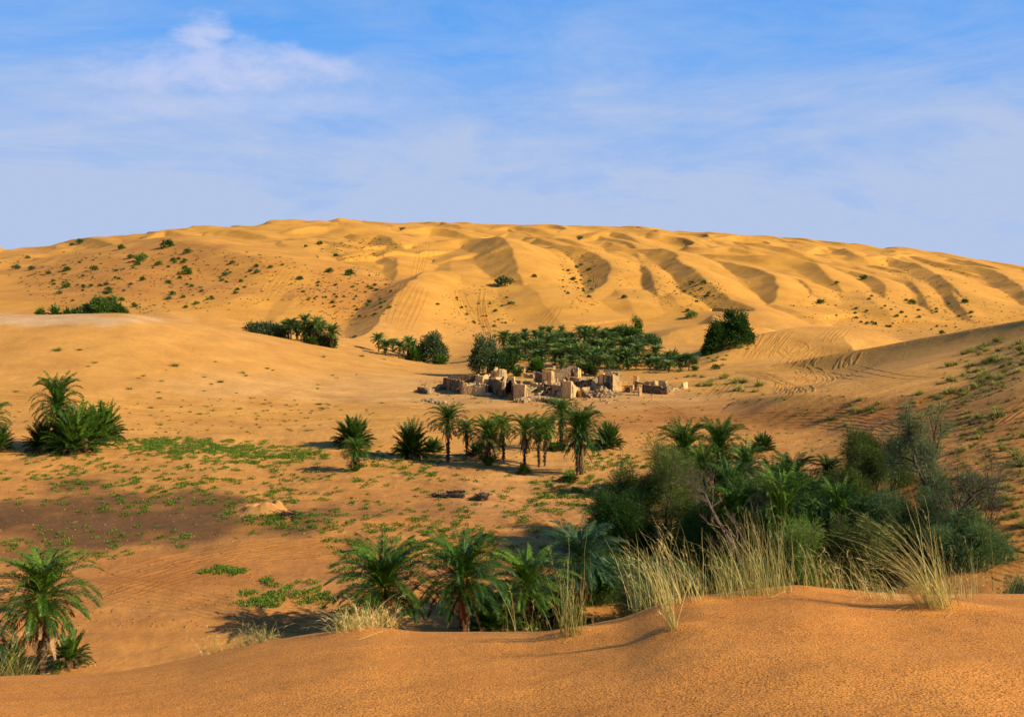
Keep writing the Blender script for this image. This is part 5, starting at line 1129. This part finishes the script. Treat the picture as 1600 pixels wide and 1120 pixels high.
for kind, nm, lb in (('bush', 'small_bushes', 'more small bushes on the sand hill'), ('tuss', 'dry_tufts', 'many tiny dry tufts dotted over the sand')):
    if not REST[kind]: continue
    vs, qs, av, base = [], [], [], 0; mat = None
    cache = {}
    for v, s, a, me in REST[kind]:
        if me.name not in cache:
            n_ = len(me.vertices); co = np.empty(n_ * 3, np.float32); me.vertices.foreach_get('co', co); qi = np.empty(len(me.loops), np.int32); me.loops.foreach_get('vertex_index', qi)
            at = np.empty(n_, np.float32); me.attributes['var'].data.foreach_get('value', at); cache[me.name] = (co.reshape(-1, 3), qi.reshape(-1, 4), at, me.materials[0])
        co, qi, at, mat = cache[me.name]; ca, sa = math.cos(a) * s, math.sin(a) * s
        if kind == 'tuss': qi = qi[:len(qi) // 3]
        vs.append(np.stack([co[:, 0] * ca - co[:, 1] * sa + v.x, co[:, 0] * sa + co[:, 1] * ca + v.y, co[:, 2] * s * .8 + v.z], 1)); qs.append(qi + base); av.append(np.clip(at - (.5 if v.y > 300 else .12), 0, 1)); base += len(co)
    o = obj(nm, mesh_np(nm, np.concatenate(vs), np.concatenate(qs), mat, False, np.concatenate(av))); tag(o, lb, 'tufts', kind='stuff')

# ------------------------------------------------------------------ green herbs creeping over the valley floor
hb = MB(); rh = np.random.default_rng(88)
def herb(px, py, r_px, dens=1.0, tone=.5):
    v = hit(px, py)
    if v is None: return
    r = r_px / F * v.y; n = int(min(700, max(14, 300 * r * r * dens + 10)))
    a = rh.uniform(0, 6.28, n); q = np.sqrt(rh.random(n)); lob = 1 + .35 * np.sin(a * 3 + px) + .2 * np.sin(a * 5 + py)
    x = v.x + np.cos(a) * q * r * lob; y = v.y + np.sin(a) * q * r * lob * 1.25; z = gz(x, y) + .02 + rh.random(n) * .07 * (1.3 - q)
    c = np.stack([x, y, z], 1); d = nrm(np.stack([rh.normal(0, .6, n), rh.normal(0, .6, n), rh.uniform(.3, 1.1, n)], 1)); l = rh.uniform(.08, .22, (n, 1)); w_ = nrm(np.cross(d, rh.normal(0, 1, (n, 3)))) * rh.uniform(.022, .05, (n, 1))
    vv = np.stack([c, c + d * l * .5 + w_, c + d * l, c + d * l * .5 - w_], 1).reshape(-1, 3)
    hb.add(vv, q=np.arange(n * 4).reshape(-1, 4), a=np.clip(np.repeat(rh.normal(tone, .2, n), 4), 0, 1))
def herbs(n, cx, cy, rx, ry, r0, r1, tilt=0.0, dens=1.0, tone=.5, k=.6):
    for i in range(n):
        a = rh.uniform(0, 6.28); q = rh.random() ** k; dx = math.cos(a) * q * rx; px = cx + dx; py = cy + math.sin(a) * q * ry + tilt * dx
        if gn(np.array([px / 46.0]), np.array([py / 16.0]), 5)[0] < -.2 and rh.random() < .7: continue
        herb(px, py, 1.05 * rh.uniform(r0, r1) * (py - 500) / 250, dens, tone)
herbs(620, 340, 702, 170, 12, 1.8, 4.5, .05, 1.2, .66, .6); herbs(330, 350, 704, 175, 19, 3, 9, .05, 1.1, .58, .55); herbs(110, 250, 692, 90, 7, 3, 8, 0, 1.0, .6)
herbs(260, 330, 735, 300, 40, 2.5, 7, .03, 1, .45); herbs(170, 230, 775, 230, 30, 2.5, 7, 0, 1, .5); herbs(120, 450, 800, 120, 40, 2.5, 7, 0, 1, .5)
herbs(230, 720, 800, 230, 80, 2.5, 7, 0, 1, .5); herbs(120, 640, 720, 90, 26, 3, 7, 0, 1, .45); herbs(130, 890, 770, 70, 40, 3, 8, 0, 1, .5); herbs(100, 960, 722, 60, 18, 3, 7, 0, 1, .5)
herbs(48, 404, 938, 42, 12, 3, 8, .1, 1.2, .6, .8); herbs(42, 470, 925, 60, 24, 2.5, 6, .2, 1.1, .55); herbs(26, 350, 892, 34, 7, 2.5, 6, 0, 1.2, .6)
herbs(130, 640, 850, 130, 40, 3, 8, 0, 1, .55); herbs(80, 560, 920, 50, 60, 3, 7, 0, 1, .5); herbs(70, 760, 880, 60, 36, 3, 8, 0, 1, .55); herbs(60, 150, 845, 160, 30, 3, 7, 0, 1, .55); herbs(60, 440, 812, 60, 12, 3, 7, 0, 1, .5)
herbs(90, 90, 730, 110, 30, 2.5, 6, 0, 1, .5); herbs(40, 1000, 660, 120, 20, 2, 4, 0, .8, .3); herbs(30, 840, 700, 90, 14, 3, 6, 0, 1, .5)
o = obj('ground_cover', hb.mesh('ground_cover', M_HERB)); tag(o, 'fresh green herbs creeping over the valley floor', 'ground cover', kind='stuff')
# pebbles and clods
cl = []
for i in range(5200):
    px = rh.uniform(0, 1600); py = 600 + 380 * rh.random() ** .8
    if px > 1000 and rh.random() < .3: py = rh.uniform(600, 720)
    v = hit(px, py)
    if v: cl.append((v.x, v.y, v.z + .005, rh.uniform(.03, .11)))
stones('clods', cl, 'small clods and pebbles on the valley floor', 'pebbles', 'stuff')
bpy.data.objects['clods'].data.materials[0] = M_SANDSTONE = bark_mat('clod_soil', (.20, .085, .03), (.50, .24, .08), 5, (1, 1, 1))

# ------------------------------------------------------------------ wheel tracks pressed into the sand
tk = {'v': [], 'q': [], 'c': [], 'n': 0}
def colour_at(x, y): return np.stack([gz(x, y, C[..., k]) for k in range(3)], -1)
def rut(pts2, w_, h_, dark=.78):
    p = np.array(pts2); seg = np.hypot(*(p[1:] - p[:-1]).T); s = np.concatenate([[0], np.cumsum(seg)]); n = int(s[-1] / max(.35, w_ * .8)) + 3; t = np.linspace(0, s[-1], n)
    x = np.interp(t, s, p[:, 0]); y = np.interp(t, s, p[:, 1]); tx, ty = np.gradient(x), np.gradient(y); l = np.hypot(tx, ty) + 1e-9; nx_, ny_ = -ty / l, tx / l
    fade = np.clip(np.minimum(t, s[-1] - t) / (s[-1] * .12 + .1), 0, 1); jit = .75 + .5 * fbm(t / 1.3, t * 0 + w_, 5, 2)
    off = (-1.0, -.5, 0, .5, 1.0); hs = (-.02, 1, .12, .85, -.02); V_ = []; C_ = []
    for o_, hh in zip(off, hs):
        X = x + nx_ * o_ * w_; Y = y + ny_ * o_ * w_; V_.append(np.stack([X, Y, gz(X, Y) + (hh * h_ * jit * fade if hh > 0 else -.03) + .004], -1)); C_.append(colour_at(X, Y) * (dark if abs(o_) < .3 else .93))
    V_ = np.stack(V_, 1); i = np.arange(n * 5).reshape(n, 5) + tk['n']
    tk['q'].append(np.stack([i[:-1, :-1], i[:-1, 1:], i[1:, 1:], i[1:, :-1]], -1).reshape(-1, 4)); tk['v'].append(V_.reshape(-1, 3)); tk['c'].append(np.stack(C_, 1).reshape(-1, 3)); tk['n'] += n * 5
def track(pp, gauge=1.6, w_=.22, h_=.07, pair=True, dark=.78):
    q = [hit(a, b) for a, b in chaikin(pp, 2)]; q = [(v.x, v.y) for v in q if v]
    if len(q) < 3: return
    q = np.array(q); keep = [0]
    for i in range(1, len(q)):
        if np.hypot(*(q[i] - q[keep[-1]])) < 40: keep.append(i)
    q = q[keep]; 
    if len(q) < 3: return
    d = np.gradient(q, axis=0); l = np.hypot(d[:, 0], d[:, 1])[:, None] + 1e-9; nn = np.stack([-d[:, 1], d[:, 0]], 1) / l
    for s in ((-.5, .5) if pair else (0,)): rut(q + nn * gauge * s, w_, h_, dark)
rt = random.Random(4)
def fam(n, a, b, c, dx, dy=0, **k):
    for i in range(n):
        j = lambda: rt.uniform(-4, 4); track([(a[0] + dx * i + j(), a[1] + dy * i), (b[0] + dx * i + j(), b[1] + dy * i), (c[0] + dx * i + j(), c[1] + dy * i + j())], **k)
fam(8, (1186, 522), (1172, 540), (1158, 558), 7, -.6, w_=.26, h_=.10)
fam(4, (1300, 513), (1288, 524), (1280, 532), 9, 0, w_=.25, h_=.09)
fam(4, (1258, 536), (1240, 552), (1226, 566), 8, 2, w_=.25, h_=.09); fam(3, (1275, 545), (1266, 555), (1262, 566), 8, 0, w_=.22, h_=.08)
track([(1225, 540), (1222, 552), (1245, 556), (1262, 545), (1250, 534), (1235, 538)], w_=.25, h_=.09); track([(1218, 544), (1232, 560), (1256, 560), (1270, 548)], w_=.25, h_=.09)
fam(3, (1322, 553), (1314, 562), (1308, 572), 9, -1, w_=.26, h_=.10); fam(3, (1258, 562), (1250, 570), (1244, 578), 9, -1, w_=.25, h_=.09)
for i in range(7): track([(1140 + 8 * i, 578 + 1.5 * i), (1200 + 6 * i, 584 + 3 * i), (1226 + 5 * i, 596 + 3 * i), (1216 + 3 * i, 612 + 2 * i)], w_=.26, h_=.09)
for i in range(9):
    cx, cy = rt.uniform(1240, 1285), rt.uniform(582, 612); track([(cx - 16, cy - 8), (cx + 6, cy - 10), (cx + 14, cy), (cx - 2, cy + 6), (cx - 12, cy + 12)], w_=.24, h_=.09)
for i in range(4): track([(1040 + 20 * i, 592 - 2 * i), (1120 + 20 * i, 580 - i), (1230 + 20 * i, 576 + 2 * i), (1330 + 10 * i, 590 + i)], w_=.24, h_=.07)
fam(4, (1128, 596), (1116, 606), (1104, 616), 10, 1, w_=.25, h_=.08); track([(1330, 572), (1380, 584), (1430, 592), (1500, 588)], w_=.22, h_=.06)
fam(5, (636, 440), (622, 470), (604, 502), 8, 2.6, w_=.30, h_=.07); fam(3, (655, 380), (652, 400), (645, 432), 5, 0, w_=.32, h_=.08)
fam(2, (752, 455), (752, 486), (758, 520), 5, 1, w_=.42, h_=.16, dark=.6); fam(3, (704, 456), (712, 480), (728, 500), 8, 0, w_=.34, h_=.10)
fam(5, (436, 420), (424, 438), (408, 458), 5, 1.2, w_=.34, h_=.08); fam(3, (1096, 452), (1090, 462), (1086, 474), 5, 0, w_=.34, h_=.10)
fam(3, (926, 384), (916, 396), (908, 406), 7, 1, w_=.32, h_=.08); fam(3, (928, 430), (922, 440), (926, 452), 5, 1, w_=.32, h_=.08); fam(2, (478, 446), (470, 462), (452, 478), 14, 2, w_=.4, h_=.1)
fam(2, (866, 478), (850, 500), (838, 512), 12, 0, w_=.35, h_=.1); fam(2, (1248, 380), (1246, 388), (1245, 394), 7, 0, w_=.32, h_=.08); fam(3, (820, 505), (838, 500), (850, 492), 8, 2, w_=.35, h_=.1)
fam(2, (1310, 380), (1312, 388), (1314, 394), 8, 0, w_=.32, h_=.08); fam(3, (1010, 388), (1022, 380), (1030, 376), 8, 0, w_=.4, h_=.1)
# valley floor
for i in range(5): track([(395, 622 + 3 * i), (450, 606 + 2 * i), (540, 600 + 3 * i), (640, 604 + 2 * i), (700, 594 + i)], w_=.22, h_=.05)
for i in range(4): track([(470, 612 - i), (560, 622 + 3 * i), (640, 628 + 4 * i), (780, 640 + 3 * i), (1000, 650 + 2 * i)], w_=.22, h_=.05)
for i in range(3): track([(560, 592 - 2 * i), (640, 590 - i), (690, 578 - 2 * i), (715, 560 - 3 * i)], w_=.22, h_=.05)
for i in range(6): track([(600 + 20 * i, 740 + 2 * i), (740 + 6 * i, 764 + 2 * i), (830 + 5 * i, 792 + 2 * i), (872 + 6 * i, 830 + 3 * i), (900 + 9 * i, 868)], w_=.18, h_=.045)
for i in range(6): track([(300, 800 + 7 * i), (470, 790 + 6 * i), (640, 800 + 5 * i), (780, 790 + 7 * i), (900, 800)], w_=.16, h_=.035)
for i in range(8): track([(120 + 10 * i, 955 - 9 * i), (240 + 8 * i, 915 - 7 * i), (330 + 8 * i, 892 - 6 * i), (420 + 12 * i, 870 - 5 * i), (560, 862 - 4 * i)], w_=.15, h_=.04)
for i in range(5): track([(150, 900 + 9 * i), (280, 925 + 6 * i), (400, 950 + 5 * i), (520, 962 + 6 * i)], w_=.14, h_=.035)
for i in range(5): track([(0, 744 + 8 * i), (130, 736 + 8 * i), (330, 752 + 7 * i), (520, 742 + 9 * i)], w_=.16, h_=.035)
for i in range(3): track([(1535 + 10 * i, 668 - 2 * i), (1565 + 8 * i, 648), (1590 + 6 * i, 634), (1620, 622)], w_=.26, h_=.10, dark=1.05)
for i in range(4): track([(1500 + 12 * i, 860 + 12 * i), (1560, 862 + 10 * i), (1620, 880 + 10 * i)], w_=.2, h_=.06)
for i in range(5): track([(1000, 640 + 4 * i), (1130, 655 + 4 * i), (1280, 640 + 5 * i), (1420, 655 + 6 * i), (1540, 640 + 6 * i)], w_=.2, h_=.05)
for i in range(4): track([(1010, 625 + 4 * i), (1080, 655 + 2 * i), (1060, 670 + i), (1010, 674 + 2 * i)], w_=.2, h_=.05)
for i in range(3): track([(0, 615 + 9 * i), (160, 626 + 8 * i), (330, 640 + 6 * i), (560, 646 + 5 * i), (760, 660)], w_=.2, h_=.04)
o = obj('wheel_tracks', mesh_np('wheel_tracks', np.concatenate(tk['v']), np.concatenate(tk['q']), M_SAND, True, col=np.concatenate(tk['c']))); tag(o, kind='structure')

# ------------------------------------------------------------------ charred log, stump, dug out mound
def log(name, label, px, py, ln, rad, ang, seed, cat, mat=M_CHAR, up=.0):
    rng = np.random.default_rng(seed); v = hit(px, py); mb = MB(); K = 14; t = np.linspace(-.5, .5, K); d = np.array([math.cos(ang), math.sin(ang), up])
    p = np.array(v) + t[:, None] * ln * d + np.array([0, 0, rad * .7]); p[:, 2] += .06 * np.sin(t * 7)
    mb.tube(p, rad * (1 + .45 * t) * (1 + rng.normal(0, .08, K)), 9, cap=True)
    for i in range(26):
        s = rng.uniform(-.45, .5); a = rng.uniform(0, 3.14); o_ = np.array([-d[1] * math.cos(a), d[0] * math.cos(a), math.sin(a)]) * rad * (1 + .4 * s); c = np.array(v) + s * ln * d + [0, 0, rad * .7]
        mb.tube([c + o_ * .7, c + o_ * 1.2 + d * .05, c + o_ * 1.35 + d * .14], [.05, .04, .015], 4, cap=True)
    o = obj(name, mb.mesh(name, mat)); tag(o, label, cat); return o
log('fallen_log', 'long charred palm log lying on open sand below the middle palm row', 700, 777, 2.9, .20, -.30, 1, 'log')
log('fallen_log', 'thinner dark log lying behind the long charred log', 712, 770, 1.7, .12, -.25, 2, 'log')
v = hit(753, 781); mb = MB(); rng = np.random.default_rng(3)
mb.tube([(0, 0, -.1), (0, 0, .25), (.03, 0, .5), (.0, 0, .62)], [.52, .5, .42, .22], 12, cap=True)
for i in range(40):
    a = rng.uniform(0, 6.28); z = rng.uniform(0, .5); o_ = np.array([math.cos(a), math.sin(a), 0]); mb.tube([o_ * .4 + [0, 0, z], o_ * .56 + [0, 0, z + .06], o_ * .62 + [0, 0, z + .18]], [.06, .05, .02], 4, cap=True)
o = obj('palm_stump', mb.mesh('palm_stump', M_TRUNK)); o.location = v; tag(o, 'rough broken palm stump right of the charred log', 'stump')
# mound thrown up beside a dark pit full of dead fronds
v = hit(425, 800); gx, gy = np.meshgrid(np.linspace(-3.2, 3.2, 60), np.linspace(-1.8, 1.8, 36)); 
ell = np.hypot((gx + .8) / 1.7, gy / 1.2); ring = .85 * np.exp(-((ell - .75) / .38) ** 2) + .25 * fbm(gx * 1.6, gy * 1.6, 8, 4) * np.exp(-(ell / 1.2) ** 2); ring *= np.clip(1.6 - np.hypot(gx / 2.4, gy / 1.3), 0, 1)
zz = np.array([gz(v.x + a, v.y + b) for a, b in zip(gx.ravel(), gy.ravel())]).reshape(gx.shape) - v.z + ring - .05 * (ring < .03)
cm = np.ones((gx.size, 3)) * rgb(.56, .27, .07); o = obj('earth_mound', mesh_np('earth_mound', np.stack([gx, gy, zz], -1).reshape(-1, 3), grid_faces(36, 60), M_SAND, True, col=cm)); o.location = v; tag(o, kind='structure')
mb = MB(); rng = np.random.default_rng(14)
for i in range(60): frond(mb, rng, rng.normal(0, 1, 3) * [.7, .45, .0] + [0, 0, .05], rng.uniform(0, 6.28), R(rng.uniform(0, 55)), rng.uniform(.5, 1.0), R(70), 12, .22, .02, rng.uniform(0, .35), vfold=0)
vv = hit(448, 806); o = obj('dead_frond_heap', mb.mesh('dead_frond_heap', M_CHAR)); o.location = vv; tag(o, 'dark heap of dead palm fronds beside the dug up mound', 'frond heap')
